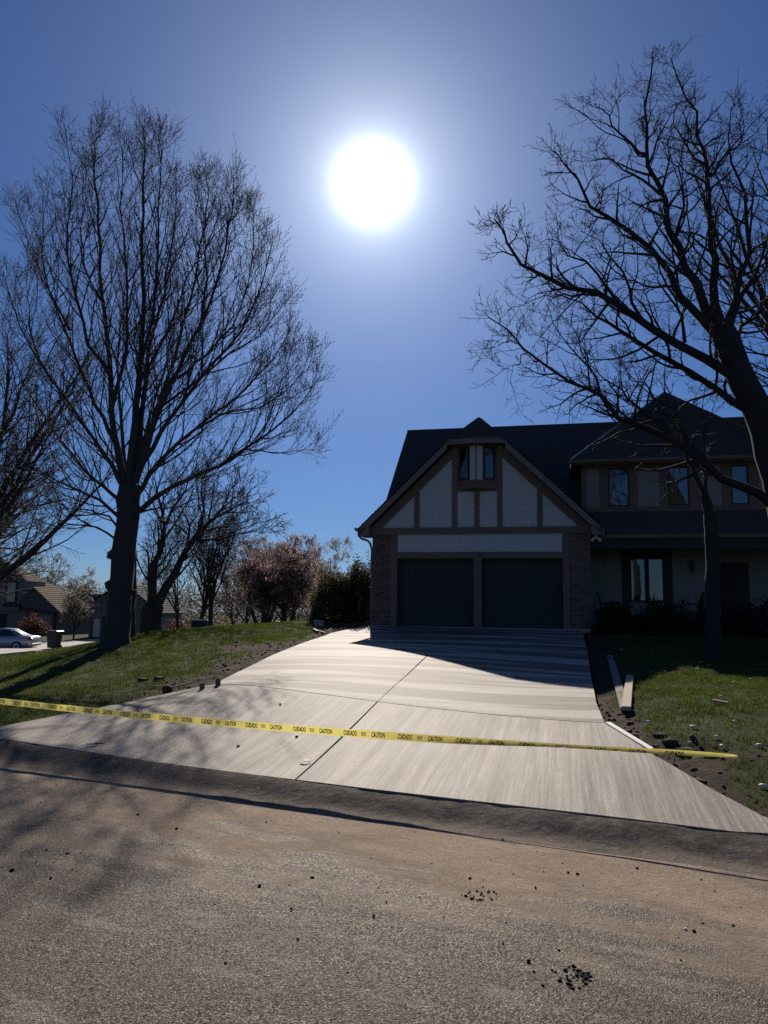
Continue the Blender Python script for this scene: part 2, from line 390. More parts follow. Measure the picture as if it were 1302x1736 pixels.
RIGHT_FAR = np.array([RIGHT_MID[-1], hw(6.45, -.05)])
MIDN = on([(500, 1327), (575, 1258), (640, 1193)]); MIDM = on([(640, 1193), (690, 1147), (738, 1102)])
MIDF = np.array([MIDM[-1], hw(3.33, -.05)])
CURB_L = np.array([[x, float(TY(x)), 0] for x in np.linspace(LEFT_NEAR[0][0], MIDN[0][0], 7)])
CURB_L[0], CURB_L[-1] = LEFT_NEAR[0], MIDN[0]
CURB_R = np.array([[x, float(TY(x)), 0] for x in np.linspace(MIDN[0][0], RIGHT_NEAR[0][0], 7)])
CURB_R[0], CURB_R[-1] = MIDN[0], RIGHT_NEAR[0]
def seg(a, b, n=5): return np.linspace(a, b, n)
def resamp(pl, n):
    pl = np.asarray(pl, float); d = np.concatenate([[0], np.cumsum(np.linalg.norm(np.diff(pl[:, :2], axis=0), axis=1))]); d /= d[-1]
    return np.stack([np.interp(np.linspace(0, 1, n), d, pl[:, k]) for k in range(3)], 1)
def slab(bot, top, left, right, mat, parent, nu=26, nv=30, gap=.008, lift=.025, flat=None):
    bot, top, left, right = resamp(bot, nu), resamp(top, nu), resamp(left, nv), resamp(right, nv)
    g = np.linspace(0, 1, nu)[:, None, None]; h = np.linspace(0, 1, nv)[None, :, None]
    S = (1 - h) * bot[:, None] + h * top[:, None] + (1 - g) * left[None] + g * right[None] \
        - ((1 - g) * (1 - h) * bot[0] + g * (1 - h) * bot[-1] + (1 - g) * h * top[0] + g * h * top[-1])
    cen = S.mean((0, 1)); X, Y = S[..., 0], S[..., 1]
    e = np.minimum(1, gap / np.maximum(np.hypot(X - cen[0], Y - cen[1]), .1)); X = X - (X - cen[0]) * e * 1.6; Y = Y - (Y - cen[1]) * e * 1.6
    Z = H(X, Y) + lift if flat is None else flat(X, Y)
    V = np.stack([X, Y, Z], -1)
    edge = np.zeros((nu, nv), bool); edge[[0, -1]] = True; edge[:, [0, -1]] = True
    V = V.reshape(-1, 3); F = grid_faces(nu, nv)
    idx = np.arange(nu * nv).reshape(nu, nv)
    ring = np.concatenate([idx[:, 0], idx[-1, 1:], idx[-2::-1, -1], idx[0, -2:0:-1]])
    b = len(V); V2 = V[ring].copy(); V3 = V2.copy(); V3[:, 2] -= .16; k = np.arange(len(ring)); k2 = (k + 1) % len(ring); m_ = len(ring)
    S2 = np.stack([b + k2, b + k, b + m_ + k, b + m_ + k2], 1)
    o = mesh_np('slab', np.concatenate([V, V2, V3]), np.concatenate([F, S2]), mat, parent)
    o.data.polygons.foreach_set('use_smooth', np.concatenate([np.ones(len(F), bool), np.zeros(len(S2), bool)]))
    return o
drive = thing('driveway', None, None); drive['kind'] = 'structure'
slab(CURB_L, seg(LEFT_NEAR[-1], MIDN[-1]), LEFT_NEAR, MIDN, M['apron'], drive, 40, 40)
slab(CURB_R, seg(MIDN[-1], RIGHT_NEAR[-1]), MIDN, RIGHT_NEAR, M['apron'], drive, 40, 40)
JL2 = LEFT_MID[-1]; JM2 = MIDM[-1]; JR2 = RIGHT_MID[-1]
slab(seg(LEFT_NEAR[-1], MIDN[-1]), seg(JL2, JM2), LEFT_MID, MIDM, M['slab'], drive)
slab(seg(MIDN[-1], RIGHT_NEAR[-1]), seg(JM2, JR2), MIDM, RIGHT_MID, M['slab'], drive)
slab(seg(JL2, JM2), seg(LEFT_FAR[-1], MIDF[-1]), LEFT_FAR, MIDF, M['slab'], drive)
slab(seg(JM2, JR2), seg(MIDF[-1], RIGHT_FAR[-1]), MIDF, RIGHT_FAR, M['slab'], drive)
OUTL = np.concatenate([LEFT_NEAR, LEFT_MID[1:], LEFT_FAR[1:], [hw(3.3, .5)], RIGHT_FAR[::-1], RIGHT_MID[::-1][1:], RIGHT_NEAR[::-1][1:], CURB_R[::-1][1:], CURB_L[::-1][1:-1]])[:, :2]
def poly_sd(X, Y, poly):
    """distance to a polygon, negative inside"""
    X = np.asarray(X, float); Y = np.asarray(Y, float); d = np.full(X.shape, 1e9); ins = np.zeros(X.shape, bool)
    for a, b in zip(poly, np.roll(poly, -1, 0)):
        ex, ey = b - a; wx, wy = X - a[0], Y - a[1]
        t_ = np.clip((wx * ex + wy * ey) / (ex * ex + ey * ey + 1e-12), 0, 1)
        d = np.minimum(d, np.hypot(wx - t_ * ex, wy - t_ * ey))
        c = ((a[1] > Y) != (b[1] > Y)); xi = (b[0] - a[0]) * (Y - a[1]) / (b[1] - a[1] + 1e-12) + a[0]
        ins ^= c & (X < xi)
    return np.where(ins, -d, d)
def edge_dist(X, Y, pl):
    d = np.full(np.shape(X), 1e9)
    for a, b in zip(pl[:-1, :2], pl[1:, :2]):
        ex, ey = b - a; wx, wy = X - a[0], Y - a[1]; t_ = np.clip((wx * ex + wy * ey) / (ex * ex + ey * ey + 1e-12), 0, 1)
        d = np.minimum(d, np.hypot(wx - t_ * ex, wy - t_ * ey))
    return d
EDGE_L = np.concatenate([LEFT_NEAR[3:], LEFT_MID[1:], LEFT_FAR[1:]]); EDGE_R = np.concatenate([RIGHT_NEAR, RIGHT_MID[1:], RIGHT_FAR[1:]])
BED = PH(432, 1097)          # dark mulch patch in the left lawn
DUG = PH(1165, 1268)         # lifted turf on the right
MUD = PH(1120, 1135)         # churned patch at the shadow's edge
def dirt_mask(X, Y):
    n = vnoise(X, Y, .35, 3) + .5 * vnoise(X, Y, .13, 4); nb = vnoise(X, Y, 1.3, 8)
    wl_ = np.interp(Y, [8, 11, 12, 13.5, 18, 23, 26], [.05, .10, .75, 1.15, .9, .6, .5]); wr = np.interp(Y, [4, 6, 7.5, 9, 13, 20], [.22, .35, .45, .35, .55, .9])
    a = 1 - edge_dist(X, Y, EDGE_L) / wl_ + .45 * n; b = 1 - edge_dist(X, Y, EDGE_R) / wr + .45 * n
    c = 1.0 - np.hypot((X - BED[0]) / 1.3, (Y - BED[1]) / 1.6) + .3 * n
    d = 1.0 - np.hypot((X - DUG[0]) / .75, (Y - DUG[1]) / .45) + .4 * n
    e = .7 - np.hypot((X - MUD[0]) / 1.6, (Y - MUD[1]) / 1.1) + .4 * n
    f = 1.2 - np.hypot((X + 1.1) / 1.6, (Y - 25.6) / 2.2) + .3 * n
    return np.clip(np.maximum.reduce([a, b, c, d, e, f]) * 2.2, 0, 1)
# ---------------------------------------------------------------- the ground sheet
def axis(lo, hi, step, far_lo, far_hi):
    core = np.arange(lo, hi + step / 2, step); g = step * 1.22 ** np.arange(1, 60); g = np.cumsum(g)
    return np.concatenate([[far_lo], (lo - g[(lo - g) > far_lo])[::-1], core, hi + g[(hi + g) < far_hi], [far_hi]])
gx, gy = axis(-13, 9, .09, -900, 900), axis(5, 31, .09, -500, 1500)
GX, GY_ = np.meshgrid(gx, gy, indexing='ij')
Z = H(GX, GY_); near = (np.abs(GX) < 14) & (GY_ < 32); sd = poly_sd(GX, GY_, OUTL); dm_ = np.where(near, dirt_mask(GX, GY_), 0)
rough = .018 * vnoise(GX, GY_, .3, 1) + .02 * vnoise(GX, GY_, 1.1, 2) + dm_ * (.030 * vnoise(GX, GY_, .19, 5) + .022 * vnoise(GX, GY_, .11, 6) - .015)
fade_edge = np.clip(sd / .25, 0, 1)
Z = Z + np.where(near, rough * np.clip(.25 + fade_edge, 0, 1), 0) - .05 * (1 - np.clip(sd / .3, 0, 1)) * (sd > 0) * dm_
dz = np.hypot((GX - DUG[0] + .1) / .8, (GY_ - DUG[1]) / .3); Z -= .09 * np.exp(-dz ** 2) * np.clip(sd / .1, 0, 1)
Z = np.where(sd < .02, H(GX, GY_) - .10, Z)
t_edge = TY(GX); below = GY_ < t_edge + .02
Z = np.where(below, np.minimum(Z, -.28 + np.minimum(0, (GX + 8) * .03)), Z)
# keep under the floor of the house
S_ = (GX - OX) * ca - (GY_ - OY) * sa; T_ = (GX - OX) * sa + (GY_ - OY) * ca
Z = np.where((S_ > -.02) & (S_ < 18) & (T_ > 0) & (T_ < 13), np.minimum(Z, 1.0), Z)
ground = mesh_np('ground', np.stack([GX, GY_, Z], -1), grid_faces(len(gx), len(gy)), M['ground'], smooth=True, kind='structure')
add_attr(ground, 'dirt', dm_.ravel())
def GZ(X, Y):
    """height of the ground sheet"""
    X = np.asarray(X, float); Y = np.asarray(Y, float)
    i = np.clip(np.searchsorted(gx, X) - 1, 0, len(gx) - 2); j = np.clip(np.searchsorted(gy, Y) - 1, 0, len(gy) - 2)
    a = (X - gx[i]) / (gx[i + 1] - gx[i]); b = (Y - gy[j]) / (gy[j + 1] - gy[j])
    return (Z[i, j] * (1 - a) + Z[i + 1, j] * a) * (1 - b) + (Z[i, j + 1] * (1 - a) + Z[i + 1, j + 1] * a) * b
# ---------------------------------------------------------------- road and curb
rx = np.concatenate([np.linspace(-120, -12, 30), np.linspace(-11, 9, 120), np.linspace(10, 120, 30)])
rd = np.concatenate([np.linspace(0, .3, 6), np.linspace(.4, 9, 60), np.linspace(10, 40, 16)])
RX, RD = np.meshgrid(rx, rd, indexing='ij')
def road_z(X, d): return -.026 + .012 * np.minimum(d, 2.8) + np.minimum(0, (X + 8) * .03) * np.clip(d + 1, 0, 1)
RY = GY(RX) - RD - .012
ripple = np.where((np.abs(RX) < 11) & (RD > .05), .0045 * vnoise(RX, RY, .45, 21) + .003 * vnoise(RX, RY, .17, 22), 0)
road = mesh_np('road', np.stack([RX, RY, road_z(RX, RD) + ripple], -1), grid_faces(len(rx), len(rd))[:, ::-1], M['road'], smooth=True, kind='structure')
add_attr(road, 'gutter', RD.ravel())
prof = np.array([(0, 0, .0), (.02, .0, 0), (.05, -.004, .05), (.16, -.020, .15), (.30, -.044, .3), (.44, -.072, .42), (.55, -.094, .55), (.66, -.110, .7), (.80, -.124, .85), (1.0, -.134, 1), (1.06, -.138, 1)])
cxs = np.concatenate([np.linspace(-120, -12, 30), np.linspace(-11, 9, 200), np.linspace(10, 120, 30)])
CV = []
for f_, z_, l_ in prof:
    yy = TY(cxs) * (1 - f_) + GY(cxs) * f_ + (.006 if f_ == 0 else 0)
    zz = np.where((cxs > LEFT_NEAR[0][0]) & (cxs < RIGHT_NEAR[0][0]),   .108, .118) + z_ * 1.0 + np.minimum(0, (cxs + 8) * .03)
    if 0 < f_ < 1: zz = zz + .007 * vnoise(cxs, yy, .4, 31) + .007 * vnoise(cxs, yy, .13, 32)
    CV.append(np.stack([cxs, yy, zz], -1))
CV = np.stack(CV, 1)
curb = mesh_np('curb', CV, grid_faces(len(cxs), len(prof))[:, ::-1], M['curb'], smooth=True, kind='structure')
add_attr(curb, 'lip', np.tile(prof[:, 2], len(cxs)))
# neighbour's drive across the lawn to the left
nd = on([(-60, 1116), (0, 1112), (60, 1106), (120, 1097), (178, 1087), (180, 1084), (112, 1089), (50, 1089), (-60, 1089)])
nv_ = nd.copy(); nv_[:, 2] = H(nd[:, 0], nd[:, 1]) + .10; nb_ = nv_.copy(); nb_[:, 2] -= .3
k = len(nd); mb = MB(); mb.add(list(nv_) + list(nb_), [tuple(range(k))] + [((i + 1) % k, i, k + i, k + (i + 1) % k) for i in range(k)])
mb.build('neighbour_drive', M['concrete_far'], kind='structure')
wk = on([(120, 1094.5), (150, 1088.5), (182, 1082.5), (182, 1080.5), (150, 1086), (120, 1091)])

# ---------------------------------------------------------------- grass
def blades(name, X, Y, h, wdt, mat, lean=.45, label=None):
    n = len(X); z = GZ(X, Y); a = rng.uniform(0, 2 * math.pi, n); l = h * rng.uniform(.1, lean, n); b = rng.uniform(0, 2 * math.pi, n)
    dx, dy = np.cos(a) * wdt / 2, np.sin(a) * wdt / 2; lx, ly = np.cos(b) * l, np.sin(b) * l
    V = np.stack([np.stack([X - dx, Y - dy, z - .01], -1), np.stack([X + dx, Y + dy, z - .01], -1),
                  np.stack([X + dx * .7 + lx * .4, Y + dy * .7 + ly * .4, z + h * .6], -1), np.stack([X - dx * .7 + lx * .4, Y - dy * .7 + ly * .4, z + h * .6], -1),
                  np.stack([X + lx, Y + ly, z + h], -1)], 1).reshape(-1, 3)
    b5 = np.arange(n)[:, None] * 5
    return mesh_np(name, V, [b5 + np.array([[0, 1, 2, 3]]), b5 + np.array([[3, 2, 4]])], mat, kind='stuff', label=label)
def lawn_points(n, x0, x1, y0, y1, dens=lambda x, y: 1.0):
    X, Y = rng.uniform(x0, x1, n), rng.uniform(y0, y1, n)
    keep = (np.abs(X) < Y * .54 + 1.2) & (poly_sd(X, Y, OUTL) > .03) & (Y > TY(X) + .03)
    X, Y = X[keep], Y[keep]; dk = dirt_mask(X, Y); u = rng.uniform(0, 1, len(X)); S = (X - OX) * ca - (Y - OY) * sa; T = (X - OX) * sa + (Y - OY) * ca
    k = (u > dk * 1.02) & ~((S > -.3) & (T > -.5)) & (rng.uniform(0, 1, len(X)) < dens(X, Y)); return X[k], Y[k]
tuft = lambda x, y: np.clip(.62 + .55 * vnoise(x, y, .22, 41) + .3 * vnoise(x, y, .07, 42), .04, 1)
Xl, Yl = lawn_points(420000, -13, 0, 8.5, 30, tuft); Xr, Yr = lawn_points(300000, 2.2, 10, 5, 21, tuft)
X, Y = np.concatenate([Xl, Xr]), np.concatenate([Yl, Yr]); n = len(X)
hh = (.034 + .022 * np.clip(vnoise(X, Y, .5, 43), -1, 1)) * rng.uniform(.6, 1.5, n)
blades('lawn_grass', X, Y, hh, .0050 + .0004 * Y, M['grass'])
X, Y = lawn_points(26000, -13, 10, 6, 30); k = rng.uniform(0, 1, len(X)) < .55; X, Y = X[k], Y[k]
blades('dry_grass', X, Y, rng.uniform(.02, .045, len(X)), .007, M['straw'], 1.4)
Xf, Yf = rng.uniform(-36, -9, 60000), rng.uniform(28, 62, 60000)
nsd = poly_sd(Xf, Yf, nd[:, :2]); k = (nsd > .1) & (np.abs(Xf) < Yf * .54 + 1)
Xf, Yf = Xf[k], Yf[k]; blades('far_lawn_grass', Xf, Yf, rng.uniform(.04, .09, len(Xf)), .035, M['grass'])
Xf, Yf = rng.uniform(-12, 2, 30000), rng.uniform(29.5, 36, 30000); blades('crest_grass', Xf, Yf, rng.uniform(.03, .06, len(Xf)), .02, M['grass'])
# scattered earth: fine crumbs as one mass
ICO_V = np.array([(0, 0, 1), (.89, 0, .45), (.28, .85, .45), (-.72, .53, .45), (-.72, -.53, .45), (.28, -.85, .45), (.72, .53, -.45), (-.28, .85, -.45), (-.89, 0, -.45), (-.28, -.85, -.45), (.72, -.53, -.45), (0, 0, -1)])
ICO_F = np.array([(0, 1, 2), (0, 2, 3), (0, 3, 4), (0, 4, 5), (0, 5, 1), (1, 6, 2), (2, 7, 3), (3, 8, 4), (4, 9, 5), (5, 10, 1), (2, 6, 7), (3, 7, 8), (4, 8, 9), (5, 9, 10), (1, 10, 6), (6, 11, 7), (7, 11, 8), (8, 11, 9), (9, 11, 10), (10, 11, 6)])
def rocks(name, X, Y, Zb, size, mat, kind='stuff', flat=.7, parent=None, org=None):
    n = len(X); V = ICO_V[None] * rng.uniform(.65, 1.25, (n, 12, 1)) * rng.uniform(.7, 1.3, (n, 1, 3)) * np.asarray(size)[:, None, None]
    V[..., 2] *= flat; V += np.stack([X, Y, Zb + np.asarray(size) * flat * .45], -1)[:, None]
    return mesh_np(name, V, (np.arange(n)[:, None, None] * 12 + ICO_F[None]).reshape(-1, 3), mat, kind=kind, parent=parent, org=org)
X, Y = rng.uniform(-8, 7, 60000), rng.uniform(5, 25, 60000); k = (poly_sd(X, Y, OUTL) > .02) & (Y > TY(X)) & (rng.uniform(0, 1, len(X)) < dirt_mask(X, Y) * .3)
X, Y = X[k], Y[k]; rocks('loose_soil', X, Y, GZ(X, Y) - .004, rng.lognormal(-4.35, .55, len(X)).clip(.004, .06), M['clod'])
rX = rng.uniform(-4.5, 4, 450); rdd = np.abs(rng.normal(0, 1.9, 450)) + .03; k = rdd < 6; rX, rdd = rX[k], rdd[k]
rocks('road_grit', rX, GY(rX) - rdd, road_z(rX, rdd), rng.lognormal(-5.5, .5, len(rX)).clip(.002, .014), M['clod'])
# ================================================================ the house
house = thing('tudor_house', 'half timbered house with two dark garage doors at the top of the concrete drive', 'house', (OX, OY, ZS), -DRV)
ORG = (0, 0, ZS)
def hb(name, mat, *boxes, parent=house, label=None, bev=0.0):
    m = MB()
    for b in boxes: m.box(*b, bev=bev)
    return m.build(name, mat, parent, ORG, label=label)
# brick piers beside the doors, every brick its own piece
brick_me = None
def brick_piece(parent, x, z, w):
    global brick_me
    if brick_me is None:
        m = MB(); m.box(-.5, .5, -.5, .5, -.5, .5, .06); o = m.build('brick', M['brick'], parent); brick_me = o.data
    else:
        o = bpy.data.objects.new('brick', brick_me); C.objects.link(o); o.parent = parent
    o.location = (x, -.004 + rnd.uniform(-.004, .003), z - ZS); o.scale = (w, .03, .062)
    return o
for x0, x1 in ((0.0, .60), (6.10, 6.72)):
    pier = hb('brick_pier', M['mortar'], (x0, x1, 0, .5, 1.0, 4.07))
    k = 0; z = 1.22
    while z < 4.05:
        x = x0 + (0 if k % 2 else -.105)
        while x < x1 - .02:
            a, b = max(x, x0) + .005, min(x + .2, x1) - .005
            if b - a > .03: brick_piece(pier, (a + b) / 2, z + .03, b - a)
            x += .21
        z += .0755; k += 1
hb('wall', M['brick'], (0.0, .3, .5, 11.1, 1.0, 4.2), (.3, 18, 10.85, 11.1, 1.0, 4.1), (17.7, 18, 1.9, 10.85, 1.0, 4.3), (6.42, 6.72, .5, 2.5, 1.0, 4.07))
m = MB(); m.prism([(1.1, 4.2), (10.9, 4.2), (6, 8.72)], .02, .25, 'x'); m.build('gable_wall', M['stucco'], house, ORG)
# door openings
hb('jamb', M['timber'], (.60, .82, -.035, .3, 1.2, 4.07)); hb('jamb', M['timber'], (5.90, 6.10, -.035, .3, 1.2, 4.07))
hb('centre_post', M['timber'], (3.23, 3.48, -.035, .3, 1.2, 3.31)); hb('door_head', M['timber'], (.82, 5.90, -.04, .3, 3.31, 3.51))
hb('stucco_panel', M['stucco'], (.82, 5.90, .0, .3, 3.51, 4.07)); hb('beam', M['timber'], (-.06, 6.80, -.06, .3, 4.07, 4.28))
hb('foundation', M['concrete_far'], (-.03, .82, -.03, .2, .9, 1.215)); hb('foundation', M['concrete_far'], (5.9, 6.75, -.03, .2, .9, 1.215))
for a, b in ((.83, 3.22), (3.49, 5.89)):
    door = thing('garage_door', None, None); door.parent = house
    for k in range(4):
        z0 = 1.225 + k * .521; w = (b - a) / 4
        m = MB(); m.box(a, b, .20, .24, z0, z0 + .515)
        for j in range(4): m.box(a + j * w + .07, a + (j + 1) * w - .07, .185, .20, z0 + .09, z0 + .43, .012)
        m.build('door_section', M['gar_door'], door, ORG)
    hb('bottom_seal', M['black'], (a, b, .19, .25, 1.20, 1.225), parent=door)
hb('threshold', M['concrete_far'], (.82, 5.9, .02, .42, .8, 1.198)); hb('garage_backing', M['black'], (.3, 6.4, .3, .34, 1.2, 4.07))
# the gable
m = MB(); m.prism([(.0, 4.28), (6.72, 4.28), (4.15, 6.82), (2.55, 6.82)], .0, .2, 'y'); m.build('gable_wall', M['stucco'], house, ORG)
def rk(s_): return min(4.29 + (s_ + .3) * .974, 4.21 + (7.07 - s_) * .968)         # top of the rake at s
for a, b in ((1.35, 1.52), (2.55, 2.72), (3.96, 4.12), (5.17, 5.33)):
    m = MB(); m.prism([(a, 4.28), (b, 4.28), (b, min(rk(b) - .32, 6.8)), (a, min(rk(a) - .32, 6.8))], -.03, .03, 'y'); m.build('timber', M['timber'], house, ORG)
hb('timber', M['timber'], (3.25, 3.41, -.03, .03, 4.28, 5.40)); hb('timber', M['timber'], (2.72, 3.96, -.028, .03, 5.40, 5.56))
for sgn, a, b in ((1, -.02, 2.62), (-1, 6.74, 4.1)):
    m = MB(); m.prism([(a, rk(a) - .60), (b, rk(b) - .60), (b, rk(b) - .26), (a, rk(a) - .26)][::sgn], -.045, .02, 'y'); m.build('rake_trim', M['timber'], house, ORG)
for sgn, a, b in ((1, -.34, 2.45), (-1, 7.10, 4.25)):
    m = MB(); m.prism([(a, rk(a) - .27), (b, rk(b) - .27), (b, rk(b) - .03), (a, rk(a) - .03)][::sgn], -.44, -.39, 'y'); m.build('barge_board', M['fascia'], house, ORG)
    m = MB(); m.prism([(a, rk(a) - .09), (b, rk(b) - .09), (b, rk(b) - .05), (a, rk(a) - .05)][::sgn], -.39, .0, 'y'); m.build('soffit', M['soffit'], house, ORG)
# boxed eave returns
m = MB(); m.prism([(-.34, 4.0), (-.02, 4.0), (-.02, 4.28), (-.34, 4.22)], -.44, .3, 'y'); m.build('eave_return', M['fascia'], house, ORG)
m = MB(); m.prism([(6.75, 4.0), (7.08, 3.97), (7.08, 4.2), (6.75, 4.28)], -.44, .3, 'y'); m.build('eave_return', M['fascia'], house, ORG)
# prow-shaped oriel with a window in each face
orl = MB(); orl.prism([(2.72, 0.0), (3.34, -.36), (3.98, 0.0)], 5.58, 6.86, 'z'); oriel = orl.build('oriel', M['timber'], house, ORG)
m = MB(); m.prism([(2.66, .0), (3.34, -.43), (4.04, .0)], 5.46, 5.60, 'z'); m.build('oriel_base', M['timber'], oriel)
bpy.context.view_layer.update()
for p0, p1 in (((2.72, 0.0), (3.34, -.36)), ((3.34, -.36), (3.98, 0.0))):
    p0, p1 = np.array(p0), np.array(p1); d = (p1 - p0) / np.linalg.norm(p1 - p0); nn = np.array([d[1], -d[0]]); L = np.linalg.norm(p1 - p0)
    def facebox(a, b, z0, z1, off, th):
        q = [p0 + d * a + nn * off, p0 + d * b + nn * off, p0 + d * b + nn * (off + th), p0 + d * a + nn * (off + th)]
        mm = MB(); mm.prism([tuple(v) for v in q][::-1], z0, z1, 'z'); return mm
    if p0[0] < 3: facebox(.50, .70, 5.72, 6.78, .004, .012).build('stucco_panel', M['stucco'], oriel, ORG); a, b = .13, .42
    else: facebox(.02, .22, 5.72, 6.78, .004, .012).build('stucco_panel', M['stucco'], oriel, ORG); a, b = .30, .58
    facebox(a, b, 5.80, 6.74, .012, .008).build('pane', M['glass'], oriel, ORG)
    fr = facebox(a - .05, a, 5.75, 6.79, .004, .03); fr2 = facebox(b, b + .05, 5.75, 6.79, .004, .03); fr3 = facebox(a, b, 5.75, 5.80, .004, .03); fr4 = facebox(a, b, 6.74, 6.79, .004, .03)
    for q in (fr2, fr3, fr4): fr.add(q.V, q.F)
    fr.build('window_frame', M['timber_dark'], oriel, ORG)
for o in list(oriel.children):
    if o.name.startswith('oriel_base'):
        for v in o.data.vertices: v.co.z -= ZS
m = MB(); m.prism([(2.40, -.44), (3.34, -.62), (4.30, -.44), (4.30, -.38), (3.34, -.55), (2.40, -.38)], 6.82, 6.98, 'z'); m.build('clip_fascia', M['fascia'], house, ORG)
m = MB(); m.prism([(2.42, -.40), (3.34, -.56), (4.28, -.40), (4.28, .1), (2.42, .1)], 6.86, 6.90, 'z'); m.build('soffit', M['soffit'], house, ORG)

# roofs: courses of shingles, each tab its own slightly uneven piece of the slope
def roof_plane(name, e0, e1, r1, r0, mat, parent=house, org=ORG, course=.14, tab=.30, seed=1, lift=.014):
    g = np.random.default_rng(seed); e0, e1, r1, r0 = (np.array(q, float) for q in (e0, e1, r1, r0))
    nrm = np.cross(e1 - e0, (r0 + r1) / 2 - e0); nrm /= np.linalg.norm(nrm)
    if nrm[2] < 0: nrm = -nrm
    SL = max(np.linalg.norm(r0 - e0), np.linalg.norm(r1 - e1), 1e-6)
    hgt = np.linalg.norm(np.cross(e1 - e0, (r0 + r1) / 2 - e0)) / max(np.linalg.norm(e1 - e0), 1e-6)
    n = max(2, int(hgt / course)); V, F = [], []
    for k in range(n):
        f0, f1 = k / n, min(1, (k + 1.12) / n)
        a0, a1 = e0 + (r0 - e0) * f0, e1 + (r1 - e1) * f0; b0, b1 = e0 + (r0 - e0) * f1, e1 + (r1 - e1) * f1
        w = np.linalg.norm(a1 - a0); c = max(1, int(w / tab)); us = np.linspace(0, 1, c + 1)
        if c > 2: us[1:-1] += ((.5 if k % 2 else 0) + g.uniform(-.12, .12, c - 1)) / c * .5
        for i in range(c):
            u, v = us[i], us[i + 1]; l = lift + g.uniform(-.004, .004); sl = g.uniform(-.008, .008) * (b0 - a0) / max(np.linalg.norm(b0 - a0), 1e-6)
            A, B = a0 + (a1 - a0) * u + sl, a0 + (a1 - a0) * v + sl; Cc, D = b0 + (b1 - b0) * v, b0 + (b1 - b0) * u
            j = len(V); V += [A - nrm * .02, B - nrm * .02, A + nrm * l, B + nrm * l, Cc + nrm * .002, D + nrm * .002]
            F += [(j, j + 1, j + 3, j + 2), (j + 2, j + 3, j + 4, j + 5)]
    j = len(V); V += [e0 - nrm * .03, e1 - nrm * .03, r1 - nrm * .03, r0 - nrm * .03]; F.append((j + 3, j + 2, j + 1, j))
    return mesh_np(name, V, np.array(F), mat, parent, org)
SH = M['shingle']
rz = 7.86
# front gable, clipped at the top
roof_plane('roof_slope', (-.36, -.46, 4.235), (-.36, .95, 4.235), (2.43, 3.9, 6.95), (2.43, -.46, 6.95), SH, seed=2)
roof_plane('roof_slope', (7.12, .95, 4.17), (7.12, -.46, 4.17), (4.27, -.46, 6.93), (4.27, 3.9, 6.93), SH, seed=3)
roof_plane('roof_slope', (2.43, -.46, 6.95), (2.43, 3.9, 6.95), (3.36, 4.9, rz), (3.36, .34, rz), SH, seed=4)
roof_plane('roof_slope', (4.27, 3.9, 6.93), (4.27, -.46, 6.93), (3.36, .34, rz), (3.36, 4.9, rz), SH, seed=5)
roof_plane('clipped_gable', (2.40, -.47, 6.94), (4.30, -.47, 6.94), (3.38, .36, rz + .01), (3.34, .36, rz + .01), SH, seed=6)
# main roof
zr, tr = 8.88, 6.0
def mz(t_): return zr - (tr - t_) * .92
roof_plane('roof_slope', (-.12, 1.0, mz(1.0)), (6.7, 1.0, mz(1.0)), (6.7, tr, zr), (-.12, tr, zr), SH, seed=7)
roof_plane('roof_slope', (6.7, 2.7, mz(2.7)), (18.3, 2.7, mz(2.7)), (18.3, tr, zr), (6.7, tr, zr), SH, seed=8)
roof_plane('roof_slope', (18.3, 11.2, mz(.8)), (-.12, 11.2, mz(.8)), (-.12, tr, zr), (18.3, tr, zr), SH, seed=9, tab=.8, course=.3)
m = MB(); m.prism([(1.0, mz(1.0) - .22), (1.0, mz(1.0) - .03), (tr, zr - .03), (tr, zr - .22)], -.10, -.05, 'x'); m.build('barge_board', M['fascia'], house, ORG)
m = MB(); m.tube([(-.12, tr, zr + .01), (18.3, tr, zr + .01)], .045, 6); m.build('ridge_cap', SH, house, ORG)
# right wing, upper storey
hb('wall', M['stucco_tan_shaded'], (6.6, 18, 1.56, 1.8, 4.6, 6.45), (6.55, 6.75, 1.8, 3.2, 4.3, 6.45))
for a, b in ((6.53, 6.69), (7.11, 7.36), (8.01, 8.26), (8.93, 9.17), (9.80, 10.10), (10.74, 11.00), (11.52, 11.80), (12.45, 12.62), (13.3, 13.5)):
    hb('timber', M['timber'], (a, b, 1.50, 1.56, 5.05, 6.31))
hb('timber', M['timber'], (6.53, 14, 1.495, 1.56, 6.31, 6.44)); hb('timber', M['timber'], (6.53, 14, 1.49, 1.56, 4.86, 5.05))
for a, b in ((6.69, 7.11), (8.26, 8.93), (10.10, 10.74), (11.80, 12.45)):
    hb('stucco_panel', M['stucco_tan_shaded'], (a, b, 1.535, 1.56, 5.05, 6.31))
def window(a, b, z0, z1, t_, parent=house, mull=False):
    f = hb('window', M['timber_dark'], (a, a + .05, t_, t_ + .06, z0, z1), (b - .05, b, t_, t_ + .06, z0, z1), (a + .05, b - .05, t_, t_ + .06, z0, z0 + .05), (a + .05, b - .05, t_, t_ + .06, z1 - .05, z1), parent=parent)
    if f.parent == house:
        p = hb('pane', M['glass'], (a + .05, b - .05, t_ + .028, t_ + .04, z0 + .05, z1 - .05), parent=f)
        hb('sill', M['timber'], (a - .03, b + .03, t_ - .05, t_ + .02, z0 - .05, z0 - .003), parent=f)
    return f
for a, b in ((7.36, 8.01), (9.17, 9.80), (11.00, 11.52)): window(a, b, 5.06, 6.31, 1.512)
e_s0, e_s1, e_t, e_z, pk = 6.20, 12.80, 1.0, 6.52, (9.50, 4.3, 9.50)
